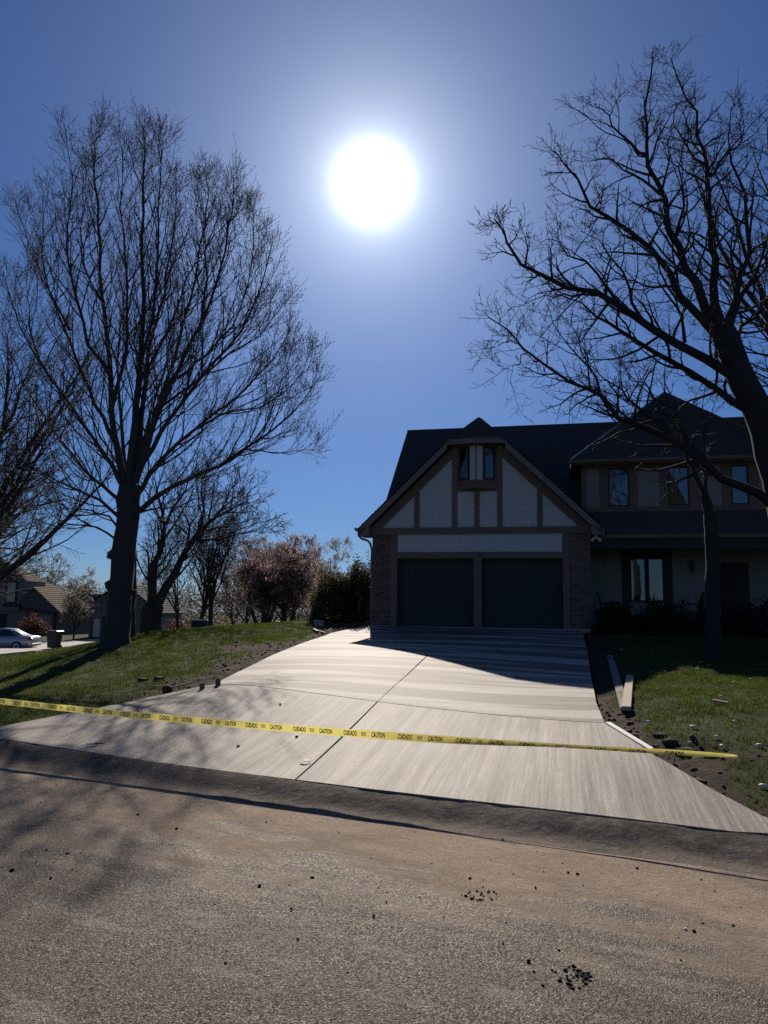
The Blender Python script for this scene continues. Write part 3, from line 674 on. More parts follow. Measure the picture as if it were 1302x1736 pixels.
roof_plane('hip_slope', (e_s0, e_t, e_z), (e_s1, e_t, e_z), (pk[0] + .02, pk[1], pk[2]), (pk[0] - .02, pk[1], pk[2]), SH, seed=12)
roof_plane('hip_slope', (e_s0, 7.6, e_z), (e_s0, e_t, e_z), (pk[0], pk[1], pk[2]), (pk[0], pk[1] + .05, pk[2]), SH, seed=13)
roof_plane('hip_slope', (e_s1, e_t, e_z), (e_s1, 7.6, e_z), (pk[0], pk[1] + .05, pk[2]), (pk[0], pk[1], pk[2]), SH, seed=14)
m = MB(); m.tube([(e_s0, e_t, e_z + .02), (pk[0], pk[1], pk[2] + .02)], .022, 6); m.build('hip_flashing', M['metal_light'], house, ORG)
m = MB(); m.tube([(e_s1, e_t, e_z + .02), (pk[0], pk[1], pk[2] + .02)], .035, 6); m.build('hip_cap', SH, house, ORG)
hb('fascia', M['timber'], (e_s0, e_s1, e_t, e_t + .04, 6.36, 6.50), (e_s0, e_s0 + .04, e_t + .04, 3.2, 6.36, 6.50)); hb('soffit', M['soffit'], (e_s0 + .04, e_s1, e_t + .04, 1.56, 6.44, 6.47))
m = MB(); m.prism([(e_t - .12, 6.50), (e_t - .10, 6.40), (e_t - .002, 6.38), (e_t - .002, 6.50)], e_s0 - .03, e_s1, 'x'); m.build('gutter', M['timber'], house, ORG)
# porch
roof_plane('porch_roof', (6.76, .25, 4.02), (14, .25, 4.02), (14, 1.50, 4.90), (6.76, 1.50, 4.90), SH, seed=15)
m = MB(); m.prism([(.10, 4.03), (.12, 3.92), (.22, 3.90), (.22, 4.03)], 6.80, 14, 'x'); m.build('gutter', M['timber'], house, ORG)
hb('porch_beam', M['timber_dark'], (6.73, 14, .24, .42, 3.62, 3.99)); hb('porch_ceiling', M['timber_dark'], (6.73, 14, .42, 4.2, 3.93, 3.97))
hb('porch_floor', M['concrete_far'], (6.73, 14, .2, 4.2, .9, 1.34)); hb('porch_post', M['timber_dark'], (12.9, 13.1, .24, .42, 1.34, 3.62))
hb('wall', M['stucco_tan_shaded'], (6.73, 8.00, 2.52, 2.7, 1.34, 3.93), (9.12, 10.48, 2.52, 2.7, 1.34, 3.93), (8.0, 9.12, 2.52, 2.7, 1.34, 2.05), (8.0, 9.12, 2.52, 2.7, 3.75, 3.93), (10.30, 10.48, 2.7, 4.2, 1.34, 3.93), (10.48, 14, 4.1, 4.2, 1.34, 3.93))
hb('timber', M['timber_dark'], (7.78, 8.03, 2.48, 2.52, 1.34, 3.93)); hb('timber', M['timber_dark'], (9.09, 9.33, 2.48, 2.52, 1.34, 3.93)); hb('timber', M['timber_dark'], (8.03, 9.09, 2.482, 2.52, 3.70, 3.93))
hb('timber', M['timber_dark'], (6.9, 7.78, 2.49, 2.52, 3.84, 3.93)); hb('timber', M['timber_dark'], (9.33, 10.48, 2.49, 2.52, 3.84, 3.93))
window(8.03, 8.54, 2.08, 3.70, 2.535); window(8.58, 9.09, 2.08, 3.70, 2.535)
fd = hb('front_door', M['timber_dark'], (11.0, 11.95, 4.05, 4.097, 1.36, 3.45)); hb('door_panel', M['timber_dark'], (11.12, 11.44, 4.03, 4.05, 2.35, 3.3), (11.51, 11.83, 4.03, 4.05, 2.35, 3.3), (11.12, 11.83, 4.03, 4.05, 1.5, 2.2), parent=fd)
m = MB(); m.lathe([(.01, 3.42), (.05, 3.40), (.075, 3.34), (.06, 3.10), (.02, 3.04), (.005, 2.98)], 9.93, 2.40, 8); lw = m.build('wall_lantern', M['black'], house, ORG)
hb('bracket', M['black'], (9.91, 9.95, 2.40, 2.52, 3.40, 3.43), parent=lw)
# gutter end and downspout at the left corner, twin floodlight at the right one
m = MB(); m.prism([(-.50, 4.26), (-.47, 4.16), (-.36, 4.13), (-.36, 4.24)], -.44, 3, 'y'); m.build('gutter', M['fascia'], house, ORG)
m = MB(); m.tube([(-.40, -.25, 4.14), (-.40, -.25, 4.02), (-.30, -.22, 3.93), (-.10, -.15, 3.86), (-.05, -.09, 3.78)], .035, 8)
m.tube([(-.05, -.09, 3.78), (-.055, .15, 3.6), (-.06, .2, 1.3)], .035, 8); m.build('downspout', M['fascia'], house, ORG)
m = MB(); m.tube([(6.88, -.2, 4.0), (6.88, -.2, 3.9)], .04, 8); fl = m.build('floodlight', M['white'], house, ORG)
for dx in (-.07, .07):
    m = MB(); m.tube([(6.88 + dx * .3, -.2, 3.91), (6.88 + dx, -.24, 3.87), (6.88 + dx * 1.7, -.29, 3.82)], [.025, .04, .06], 10); m.build('lamp_head', M['white'], fl, ORG)
m = MB(); m.tube([(3.36, -.03, 3.42), (3.36, -.09, 3.42), (3.36, -.12, 3.38)], [.03, .035, .045], 8); m.build('door_lamp', M['fascia'], house, ORG)
# ---- porch chairs
def porch_chair(s_, t_, rz_, label):
    q = hw(s_, t_); c = thing('porch_chair', label, 'chair', (q[0], q[1], 1.34), -DRV + rz_, 'chairs on the porch')
    m = MB(); m.box(-.24, .24, -.24, .24, .42, .46, .015); m.build('seat', M['black'], c)
    b = MB(); b.prism([(-.24, .46), (-.28, .46), (-.40, 1.05), (-.36, 1.06)], -.23, .23, 'y'); b.build('backrest', M['black'], c)
    for x in (-.22, .2):
        for y in (-.22, .22): l = MB(); l.tube([(x, y, .42), (x * 1.1, y * 1.1, 0)], .014, 6); l.build('leg', M['black'], c)
    for y in (-.25, .25): l = MB(); l.tube([(-.30, y, .66), (.0, y, .68), (.2, y, .66), (.24, y, .58), (.22, y, .44)], .016, 6); l.build('armrest', M['black'], c)
    return c
porch_chair(7.35, 1.75, 0.0, 'dark metal porch chair nearest the garage, facing away from it')
porch_chair(9.75, 1.75, math.pi, 'dark metal porch chair under the wall lantern')
# ================================================================ bare trees
def vadd(a, b, k=1.0): return (a[0] + b[0] * k, a[1] + b[1] * k, a[2] + b[2] * k)
def vnorm(a):
    l = math.sqrt(a[0] * a[0] + a[1] * a[1] + a[2] * a[2]) or 1e-9; return (a[0] / l, a[1] / l, a[2] / l)
def vcross(a, b): return (a[1] * b[2] - a[2] * b[1], a[2] * b[0] - a[0] * b[2], a[0] * b[1] - a[1] * b[0])
def shoot(out, p, d, L, r, lev, S, g):
    """one branch with all its side branches; S holds per-level settings"""
    n = S['seg'][lev]; st = L / n; pts, rad = [p], [r]; dirs = [d]; nz = S['noise'][lev]; tr = S['up'][lev]; tip = max(S['rmin'], r * S['taper'])
    for i in range(n):
        d = vnorm((d[0] + g.gauss(0, nz), d[1] + g.gauss(0, nz), d[2] + g.gauss(0, nz) + tr)); p = vadd(p, d, st * g.uniform(.8, 1.2))
        pts.append(p); rad.append(r + (tip - r) * ((i + 1) / n) ** .8); dirs.append(d)
    out[lev].append((pts, rad))
    if lev + 1 >= len(S['seg']): out['tips'].append((pts[-1], d)); return
    shoot(out, pts[-1], d, S['len'][lev] * g.uniform(.22, .45), rad[-1], lev + 1, S, g)     # the leader runs on past the last fork
    side(out, pts, rad, dirs, L, lev, S, g, S['kids'][lev], S['from'][lev])
def side(out, pts, rad, dirs, L, lev, S, g, k, f0, lenmul=1.0):
    az = g.uniform(0, 6.28); n = len(pts) - 1
    for j in range(k):
        f = f0 + (1 - f0) * (j + g.uniform(.1, .9)) / k; x = f * n; i = min(int(x), n - 1); t = x - i
        q = tuple(pts[i][m] * (1 - t) + pts[i + 1][m] * t for m in range(3)); rr = rad[i] * (1 - t) + rad[i + 1] * t
        d = dirs[min(i + 1, n)]; az += 2.4 + g.uniform(-.5, .5)
        ref = (0, 0, 1) if abs(d[2]) < .9 else (1, 0, 0); a = vnorm(vcross(d, ref)); b = vcross(d, a)
        an = S['ang'][lev] * g.uniform(.7, 1.3); c, s = math.cos(an), math.sin(an)
        nd_ = vnorm(tuple(d[m] * c + (a[m] * math.cos(az) + b[m] * math.sin(az)) * s for m in range(3)))
        LL = S['len'][lev] * (1 - S['short'] * f) * g.uniform(.65, 1.25) * lenmul
        shoot(out, q, nd_, LL, min(rr * .72, S['r'][lev]) , lev + 1, S, g)
def tubes(branches, sides):
    """all branches as one vertex / face array"""
    groups = {}
    for pts, rad in branches: groups.setdefault(len(pts), []).append((pts, rad))
    Vs, Fs, off = [], [], 0
    for n, br in groups.items():
        Pp = np.array([b[0] for b in br]); Rr = np.array([b[1] for b in br]); B = len(br)
        T = np.empty_like(Pp); T[:, 1:-1] = Pp[:, 2:] - Pp[:, :-2]; T[:, 0] = Pp[:, 1] - Pp[:, 0]; T[:, -1] = Pp[:, -1] - Pp[:, -2]
        T /= np.linalg.norm(T, axis=-1, keepdims=True) + 1e-9
        w = Pp[:, -1] - Pp[:, 0]; ref = np.eye(3)[np.argmin(np.abs(w), 1)][:, None, :]
        A = np.cross(T, ref); A /= np.linalg.norm(A, axis=-1, keepdims=True) + 1e-9; Bn = np.cross(T, A)
        an = np.arange(sides) * 2 * math.pi / sides
        V = Pp[:, :, None] + Rr[:, :, None, None] * (A[:, :, None] * np.cos(an)[:, None] + Bn[:, :, None] * np.sin(an)[:, None])
        base = np.arange(B)[:, None, None] * n * sides + np.arange(n - 1)[None, :, None] * sides
        k = np.arange(sides)[None, None]; k2 = (k + 1) % sides
        F = np.stack([base + k, base + k2, base + sides + k2, base + sides + k], -1).reshape(-1, 4) + off
        Vs.append(V.reshape(-1, 3)); Fs.append(F); off += B * n * sides
    return np.concatenate(Vs), np.concatenate(Fs)
def smooth_line(ctrl, n, g, wob=0.0):
    c = np.array(ctrl, float); c = np.concatenate([[2 * c[0] - c[1]], c, [2 * c[-1] - c[-2]]]); m = len(c) - 3; out = []
    for i in range(n + 1):
        x = min(i / n * m, m - 1e-6); k = int(x); t = x - k; p0, p1, p2, p3 = c[k:k + 4]
        out.append(.5 * (2 * p1 + (p2 - p0) * t + (2 * p0 - 5 * p1 + 4 * p2 - p3) * t * t + (3 * p1 - p0 - 3 * p2 + p3) * t ** 3))
    out = np.array(out)
    if wob: out[1:-1] += np.array([[g.gauss(0, wob) for _ in range(3)] for _ in range(n - 1)])
    return [tuple(map(float, q)) for q in out]
def new_out(): return {0: [], 1: [], 2: [], 3: [], 4: [], 'tips': []}
def crown_mesh(tree, out, levels, sides, mat, org):
    br = [b for l in levels for b in out[l]]
    if br: V, F = tubes(br, sides); return mesh_np('crown', V, F, mat, tree, org, smooth=sides > 3)
def leaf_cards(name, pts, size, mat, parent=None, org=None, kind=None, spread=0.0, ratio=.6):
    p = np.asarray(pts, float); n = len(p); p = p + rng.normal(0, spread, p.shape) if spread else p
    u = rng.normal(size=(n, 3)); u /= np.linalg.norm(u, axis=1, keepdims=True); v = np.cross(u, rng.normal(size=(n, 3))); v /= np.linalg.norm(v, axis=1, keepdims=True)
    s = (size * rng.uniform(.6, 1.4, n))[:, None]; u = u * s; v = v * s * ratio
    V = np.stack([p - u, p - v * .8 + u * .1, p + u, p + v * .8 + u * .1], 1).reshape(-1, 3)
    return mesh_np(name, V, np.arange(n)[:, None] * 4 + np.arange(4)[None], mat, parent, org, kind=kind)
LIMB_K = .80
def limbs_tree(name, label, base, trunk_px, trunk_r, limbs, Y0, S, mats, seed, per_m, buds=True, group=None, flare=1.5, knots=()):
    """a tree whose trunk and main limbs follow the photograph's; limbs: (points, depth drift, radius)"""
    g = random.Random(seed); tree = thing(name, label, 'tree', base, 0, group); org = np.array(base, float); out = new_out()
    tp = [P(x, y, Y0) for x, y in trunk_px]; tp[0] = np.array([tp[0][0], tp[0][1], base[2] - .25])
    pts = smooth_line(tp, 16, g, .012); n = len(pts)
    rad = [trunk_r[0] + (trunk_r[1] - trunk_r[0]) * i / (n - 1) for i in range(n)]
    for i in range(4): rad[i] *= 1 + (flare - 1) * (1 - i / 4) ** 2
    V, F = tubes([(pts, rad)], 14)
    V = V + (V - np.repeat(np.array(pts), 14, 0)) * (.07 * vnoise(V[:, 0] * 3 + V[:, 1] * 2, V[:, 2], .35, seed))[:, None]
    trunk = mesh_np('trunk', V, F, mats[0], tree, org, smooth=True)
    for (kx, ky, kr) in knots:
        q = P(kx, ky, Y0); kv = ICO_V * kr * rng.uniform(.8, 1.15, (12, 1)) + q; mesh_np('burl', kv, ICO_F, mats[0], trunk, org, smooth=True)
    for lp, drift, r0 in limbs:
        m = len(lp); c = [P(x, y, Y0 + drift * i / (m - 1)) for i, (x, y) in enumerate(lp)]
        L = sum(np.linalg.norm(np.array(c[i + 1]) - np.array(c[i])) for i in range(m - 1)); ns = max(8, int(L / .55))
        pl = smooth_line(c, ns, g, S['wob']); rd = [max(.008, LIMB_K * r0 * (1 - .90 * (i / ns) ** .75)) for i in range(ns + 1)]
        V, F = tubes([(pl, rd)], 8); mesh_np('limb', V, F, mats[0], tree, org, smooth=True)
        dirs = [vnorm(vadd(pl[min(i + 1, ns)], pl[max(i - 1, 0)], -1)) for i in range(ns + 1)]
        side(out, pl, rd, dirs, L, 0, S, g, int(L * per_m), S['limb_from'], 1.0)
    b = [x for x in out[1]]
    V, F = tubes(b, 5); mesh_np('branch', V, F, mats[0], tree, org, smooth=True, kind='stuff')
    cr = crown_mesh(tree, out, (2, 3, 4), 3, mats[1], org)
    if buds and out['tips']:
        tp_ = np.array([t_[0] for t_ in out['tips']]); td = np.array([t_[1] for t_ in out['tips']]); k = rng.uniform(0, 1, len(tp_)) < S['bud']; tp_, td = tp_[k], td[k]; m = len(tp_)
        sz = rng.uniform(.6, 1.3, m)[:, None] * S['budsize']; a = np.cross(td, [.3, .5, .81]); a /= np.linalg.norm(a, axis=1, keepdims=True); b = np.cross(td, a)
        V = np.stack([tp_ - td * sz, tp_ + a * sz * .45, tp_ + b * sz * .45, tp_ - a * sz * .45, tp_ - b * sz * .45, tp_ + td * sz * 1.3], 1).reshape(-1, 3)
        F6 = np.array([(0, 2, 1), (0, 3, 2), (0, 4, 3), (0, 1, 4), (5, 1, 2), (5, 2, 3), (5, 3, 4), (5, 4, 1)])
        mesh_np('bud', V, (np.arange(m)[:, None, None] * 6 + F6[None]).reshape(-1, 3), M['bud'], cr, None, kind='stuff').location = (-org[0], -org[1], -org[2])
    return tree, out
MAPLE = dict(seg=[6, 6, 5, 4], noise=[.05, .10, .13, .14], up=[.05, .15, .10, .07], taper=.28, rmin=.0040, kids=[0, 6, 4], **{'from': [.2, .22, .2]}, ang=[.60, .62, .68], len=[3.1, 1.05, .50], short=.90, r=[.024, .0095, .006], wob=.025, limb_from=.14, bud=.9, budsize=.022)
b0 = PH(196, 1096)
maple, mo = limbs_tree('shade_tree', 'big bare shade tree with a fanning crown on the left lawn, burls on its trunk', b0,
    [(196, 1097), (200, 1050), (206, 985), (212, 920), (217, 865), (221, 822)], (.31, .30),
    [([(212, 828), (191, 724), (187, 618), (170, 502), (167, 364), (160, 272), (170, 212)], 1.0, .145),
     ([(188, 640), (147, 567), (124, 480), (113, 410), (122, 318), (111, 218)], -1.6, .075),
     ([(219, 826), (228, 710), (237, 618), (242, 526), (241, 410), (244, 295), (242, 214)], .2, .165),
     ([(224, 824), (244, 687), (252, 595), (276, 503), (294, 387), (300, 300)], 1.8, .12),
     ([(229, 820), (249, 748), (272, 690), (300, 630), (341, 552), (378, 450), (392, 364), (396, 300)], -.8, .13),
     ([(231, 812), (258, 755), (290, 705), (341, 636), (401, 571), (442, 493), (461, 412)], -2.4, .11),
     ([(229, 842), (262, 794), (323, 733), (396, 678), (452, 622), (498, 552)], 1.4, .105),
     ([(224, 872), (250, 852), (295, 825), (369, 793), (415, 761), (461, 733), (507, 690), (540, 640)], .4, .12),
     ([(415, 761), (470, 768), (532, 762)], .3, .035), ([(369, 793), (430, 748), (470, 670), (486, 600)], 1.2, .04),
     ([(212, 830), (185, 785), (152, 730), (92, 650), (37, 560), (8, 470)], -1.2, .10),
     ([(194, 747), (152, 664), (106, 549), (62, 450), (24, 335)], 1.4, .085),
     ([(210, 852), (180, 830), (138, 792), (83, 720), (35, 640), (0, 560)], 1.8, .085),
     ([(206, 880), (170, 848), (120, 825), (65, 795), (5, 760)], -1.0, .07), ([(204, 900), (172, 872), (128, 862), (80, 850)], 1.2, .05),
     ([(202, 918), (165, 893), (120, 888), (70, 905), (30, 925)], -.6, .045), ([(222, 880), (262, 862), (300, 862), (350, 852)], -1.6, .05),
     ([(233, 790), (262, 700), (300, 590), (330, 470), (350, 350), (352, 290)], 2.8, .10), ([(238, 620), (262, 520), (268, 400), (272, 290), (270, 240)], -1.5, .07),
     ([(236, 650), (285, 560), (322, 460), (372, 390), (420, 350)], 2.2, .06), ([(170, 505), (140, 440), (142, 360), (148, 280)], 1.5, .05), ([(118, 560), (88, 500), (70, 420), (72, 340)], -1.0, .05),
     ([(272, 690), (330, 650), (385, 600), (440, 570), (478, 520)], -2.0, .06), ([(341, 552), (350, 480), (345, 400), (330, 320)], -1.5, .06), ([(92, 650), (60, 590), (48, 520), (52, 440)], 1.0, .05), ([(323, 733), (380, 700), (440, 690), (500, 650), (520, 610)], -1.0, .05),
     ([(190, 690), (212, 600), (215, 480), (205, 350), (208, 250)], -2.2, .08), ([(300, 641), (350, 600), (410, 520), (430, 420), (428, 350)], 1.6, .06)],
    20.5, MAPLE, (M['bark'], M['twig']), 5, 3.3, knots=((191, 940, .17), (186, 993, .16), (226, 1004, .10)))
b1 = P(219, 1078, 24.0); b1[2] = float(H(b1[0], b1[1]))
limbs_tree('shade_tree', 'straight bare tree half hidden behind the trunk of the big shade tree', b1,
    [(219, 1078), (220, 1030), (222, 960), (222, 880), (222, 830)], (.20, .15),
    [([(222, 835), (205, 720), (200, 600), (214, 480), (222, 380)], .5, .10), ([(222, 835), (250, 720), (285, 600), (300, 470)], 1.5, .09), ([(222, 850), (190, 770), (140, 680), (100, 600)], 1.0, .07), ([(222, 860), (270, 790), (330, 740), (390, 700)], .8, .07)],
    24.0, MAPLE, (M['bark'], M['twig']), 15, 2.0, flare=1.2)

OAK = dict(seg=[6, 6, 5, 4], noise=[.10, .17, .23, .26], up=[.03, .05, .05, .04], taper=.26, rmin=.0048, kids=[0, 5, 3], **{'from': [.2, .25, .25]}, ang=[.85, .85, .80], len=[2.1, .8, .38], short=.90, r=[.040, .017, .0090], wob=.05, limb_from=.12, bud=.75, budsize=.016)
YO = 17.0
bo = P(1350, 1118, YO); bo[2] = float(H(bo[0], bo[1]))
oak, oo = limbs_tree('oak_tree', 'large gnarled bare tree at the right edge leaning over the house', bo,
    [(1350, 1118), (1345, 1000), (1332, 880), (1309, 775), (1286, 702), (1256, 640), (1232, 580), (1219, 550)], (.36, .27),
    [([(1272, 672), (1215, 622), (1161, 581), (1090, 544), (1049, 515), (999, 490), (933, 473), (883, 440), (862, 402), (838, 371)], -2.2, .17),
     ([(1282, 702), (1240, 684), (1198, 647), (1153, 614), (1090, 585), (1049, 562), (1016, 539), (990, 512), (940, 497)], .6, .14),
     ([(1228, 585), (1173, 523), (1140, 465), (1090, 415), (1045, 373), (999, 336), (966, 290), (941, 256)], -1.4, .145),
     ([(1222, 560), (1173, 477), (1144, 407), (1119, 328), (1095, 261), (1097, 187), (1107, 86)], .4, .17),
     ([(1096, 262), (1057, 237), (1024, 195), (1007, 176)], -.8, .055), ([(1120, 330), (1075, 300), (1030, 275), (1005, 262)], .9, .055),
     ([(1222, 552), (1209, 456), (1200, 365), (1196, 270), (1173, 187), (1137, 98)], 1.2, .16),
     ([(1228, 556), (1252, 490), (1265, 415), (1260, 340), (1242, 260), (1240, 180)], -1.6, .115),
     ([(1200, 300), (1227, 266), (1256, 232), (1254, 168)], -.6, .06), ([(1198, 280), (1160, 250), (1140, 200), (1160, 140)], 1.3, .05),
     ([(1235, 570), (1273, 477), (1300, 415), (1330, 330)], .6, .10), ([(1240, 590), (1290, 520), (1340, 480)], 1.4, .08),
     ([(1144, 410), (1160, 340), (1150, 280), (1165, 220)], 1.2, .06), ([(1090, 544), (1058, 470), (1020, 420), (985, 392)], .9, .06),
     ([(1049, 515), (1000, 452), (960, 420), (925, 405)], -1.0, .055), ([(999, 490), (962, 500), (915, 505), (870, 520)], 1.2, .045),
     ([(1161, 581), (1150, 520), (1120, 480), (1100, 450)], -1.3, .06), ([(1215, 622), (1218, 560), (1190, 500), (1195, 430)], 1.6, .06),
     ([(1332, 876), (1268, 834), (1215, 795), (1168, 766), (1110, 737), (1080, 716), (1046, 706), (1034, 692), (1016, 664), (983, 656), (945, 627), (895, 598), (866, 568), (827, 537)], -2.0, .15),
     ([(1017, 665), (999, 622), (966, 589), (937, 552), (924, 512)], .6, .045), ([(1150, 756), (1110, 715), (1082, 691), (1061, 676), (1049, 651), (1007, 627), (990, 590)], .8, .075),
     ([(1165, 764), (1140, 705), (1107, 672), (1090, 647), (1066, 639), (1049, 602)], 1.2, .06), ([(866, 568), (850, 582), (820, 578)], .2, .02), ([(895, 598), (868, 625), (842, 620)], -.3, .022)],
    YO, OAK, (M['bark_oak'], M['twig_oak']), 8, 3.4)
bs = P(1208, 1100, 16.4); bs[2] = float(H(bs[0], bs[1]))
limbs_tree('young_tree', 'small dark forked trunk standing in front of the upper windows', bs, [(1208, 1110), (1209, 1000), (1207, 920), (1204, 872)], (.155, .135),
    [([(1204, 880), (1190, 832), (1170, 795), (1162, 768), (1172, 742)], .4, .125), ([(1204, 878), (1199, 830), (1197, 780), (1192, 720), (1198, 640)], -.3, .06)],
    16.4, OAK, (M['bark_oak'], M['twig_oak']), 18, 1.2, flare=1.3)

# procedural trees for the places where the photograph shows only their outline
def wild_tree(name, label, px, Y, h, seed, S, mats, r0=.2, stems=1, lean=0.0, spread=.55, kids=9, group=None, z=None, leaf=None, leafsize=.05, leafn=1.0, fork=.3, maxlev=4):
    g = random.Random(seed); q = P(px, 1060, Y); base = (float(q[0]), Y, float(H(q[0], Y)) if z is None else z); tree = thing(name, label, 'tree', base, 0, group); out = new_out(); org = np.array(base)
    tr = []
    for k in range(stems):
        a = g.uniform(0, 6.28) if stems == 1 else 2 * math.pi * k / stems + g.uniform(-.4, .4)
        d = vnorm((math.cos(a) * (.05 if stems == 1 else .35) + lean, math.sin(a) * (.05 if stems == 1 else .35), 1)); p = (base[0], base[1], base[2] - .2)
        th = h * fork * g.uniform(.85, 1.15); pts, rad = [p], [r0 * 1.25]; dd = d
        for i in range(6):
            dd = vnorm(vadd(dd, (g.gauss(0, .05), g.gauss(0, .05), .02))); p = vadd(p, dd, (th + .2) / 6); pts.append(p); rad.append(r0 * (1 - .06 * i) / (1 if stems == 1 else 1.4))
        tr.append((pts, rad)); nl = kids if stems == 1 else max(3, kids // stems)
        for j in range(nl):
            az = 2.4 * j + g.uniform(-.4, .4); an = spread * (.25 + .9 * ((j + .5) / nl)) * g.uniform(.8, 1.2); nd_ = vnorm((dd[0] + math.cos(az) * math.tan(an), dd[1] + math.sin(az) * math.tan(an), 1)); L = h * (1 - fork) * (1.0 - .38 * (j / nl)) * g.uniform(.85, 1.1)
            i0 = 6 - (j % 3); q0 = pts[i0]; ns = 10; lp, rd, ds = [q0], [rad[i0] * .62], [nd_]; d2 = nd_; q1 = q0
            for i in range(ns):
                d2 = vnorm((d2[0] + g.gauss(0, S['noise'][1] * .6), d2[1] + g.gauss(0, S['noise'][1] * .6), d2[2] + .05)); q1 = vadd(q1, d2, L / ns); lp.append(q1); ds.append(d2); rd.append(max(.008, rad[i0] * .62 * (1 - .92 * ((i + 1) / ns) ** .8)))
            tr.append((lp, rd)); side(out, lp, rd, ds, L, 0, S, g, max(5, int(L * S['per'])), .12, h / 9)
    V, F = tubes(tr, 7); mesh_np('trunk', V, F, mats[0], tree, org, smooth=True)
    br = [b for l in (1, 2, 3) for b in out[l] if l < maxlev]
    V, F = tubes(br, 3); cr = mesh_np('crown', V, F, mats[1], tree, org)
    if leaf:
        tp = np.array([b[0][-1] for b in out[3]] + [b[0][-2] for b in out[3]] + [b[0][-1] for b in out[2]]); n = int(len(tp) * leafn); tp = tp[rng.integers(0, len(tp), n)]
        fo = leaf_cards('foliage', tp, leafsize, leaf, cr, None, 'stuff', leafsize * 1.1); fo.location = tuple(-org)
    return tree
FAR = dict(seg=[6, 5, 4, 3], noise=[.08, .15, .18, .2], up=[.04, .07, .06, .05], taper=.3, rmin=.010, kids=[0, 5, 4], **{'from': [.2, .22, .25]}, ang=[.66, .72, .72], len=[2.2, 1.0, .5], short=.5, r=[.055, .022, .013], wob=.03, limb_from=.14, bud=0, budsize=.02, per=1.7)
FARFINE = dict(FAR, rmin=.016, r=[.07, .03, .02], kids=[0, 4, 3], per=1.5)
T2 = (M['bark'], M['twig'])
# the forked tree behind the big one, its limbs as in the photograph
bf = P(258, 1066, 31); bf[2] = float(H(bf[0], bf[1]))
FORK = dict(FAR, per=2, len=[2.4, 1.1, .5])
limbs_tree('forked_tree', 'bare tree forking low into two stems behind the lawn crest', bf, [(258, 1070), (257, 1045), (260, 1028)], (.42, .40),
    [([(256, 1032), (259, 990), (261, 955), (276, 925), (281, 890), (270, 850), (262, 810)], -1.5, .26), ([(256, 1030), (253, 1000), (254, 960), (246, 935), (232, 922)], .6, .13),
     ([(264, 1030), (290, 985), (312, 940), (336, 905), (362, 880), (392, 862), (420, 850)], 1.2, .27), ([(336, 905), (345, 870), (342, 830), (338, 800)], -1.0, .11), ([(312, 940), (320, 900), (308, 860), (300, 820)], 2.0, .11),
     ([(330, 915), (370, 915), (410, 905), (440, 900)], -2.0, .08), ([(281, 890), (300, 850), (322, 810), (330, 780)], 1.0, .09), ([(362, 880), (385, 845), (400, 810)], 1.0, .08)],
    31, FORK, T2, 33, 2.1, buds=False, flare=1.15)
Z0 = None
wild_tree('bare_tree', 'tall bare tree beyond the left frame edge whose boughs reach in at mid height', -75, 23, 12.5, 61, dict(FAR, rmin=.0055, per=2.6, len=[2.0, .95, .45], r=[.04, .015, .009]), T2, .34, spread=.95, kids=15, fork=.22)
wild_tree('bare_tree', 'bare tree at the left edge spreading low in front of the neighbouring house', -150, 33, 13, 62, dict(FAR, rmin=.008, per=2.2), T2, .36, spread=1.0, kids=14, fork=.2)
grp = 'bare trees beyond the lawn'
wild_tree('bare_tree', 'slender bare tree right of the low forked stems', 338, 38, 7.6, 63, FAR, T2, .13, spread=.5, kids=8, group=grp)
wild_tree('bare_tree', 'slender bare tree left of the pinkish blossom trees', 358, 40, 8.2, 64, FAR, T2, .15, spread=.6, kids=8, group=grp)
wild_tree('bare_tree', 'thin bare tree just behind the lawn crest between the forked tree and the slender pair', 304, 46, 7.5, 65, FAR, T2, .11, spread=.5, kids=7, group=grp)
BL = dict(FAR, kids=[0, 6, 4], per=2.4, len=[1.7, .8, .42])
PB = M['blossom_pink']; WB = M['blossom_white']
wild_tree('blossom_tree', 'dusky pink blossom tree nearest the dark evergreen bush', 487, 37, 4.0, 66, BL, T2, .17, stems=3, spread=.75, kids=12, leaf=PB, leafsize=.050, leafn=3.0, fork=.32, group='blossom trees beyond the lawn')
wild_tree('blossom_tree', 'dusky pink blossom tree with several leaning stems, left of its twin', 446, 39, 4.4, 67, BL, T2, .18, stems=4, spread=.7, kids=12, leaf=PB, leafsize=.050, leafn=3.0, fork=.34, group='blossom trees beyond the lawn')
wild_tree('blossom_tree', 'pale cream blossom tree behind the pink ones', 515, 52, 6.4, 68, BL, T2, .16, stems=2, spread=.7, kids=12, leaf=WB, leafsize=.065, leafn=1.6, fork=.3, group='blossom trees beyond the lawn')
wild_tree('blossom_tree', 'cream blossom tree between the slender bare trees and the pink blossom', 405, 55, 7.0, 69, BL, T2, .16, stems=2, spread=.7, kids=12, leaf=WB, leafsize=.06, leafn=1.0, fork=.3, group='blossom trees beyond the lawn')
wild_tree('blossom_tree', 'rosy cream blossom tree standing between and behind the two pink ones', 470, 47, 5.4, 82, BL, T2, .16, stems=2, spread=.75, kids=12, leaf=WB, leafsize=.055, leafn=1.8, fork=.3, group='blossom trees beyond the lawn')
wild_tree('blossom_tree', 'small white blossom tree in front of the neighbouring houses', 126, 66, 4.3, 70, BL, T2, .08, spread=.85, kids=12, leaf=WB, leafsize=.06, leafn=.25, fork=.35)
wild_tree('bare_tree', 'pale bare tree rising behind the brown roof at the far left', 58, 98, 9.5, 71, FARFINE, T2, .25, spread=.8, kids=12, leaf=WB, leafsize=.11, leafn=.5, group='far trees behind the houses')
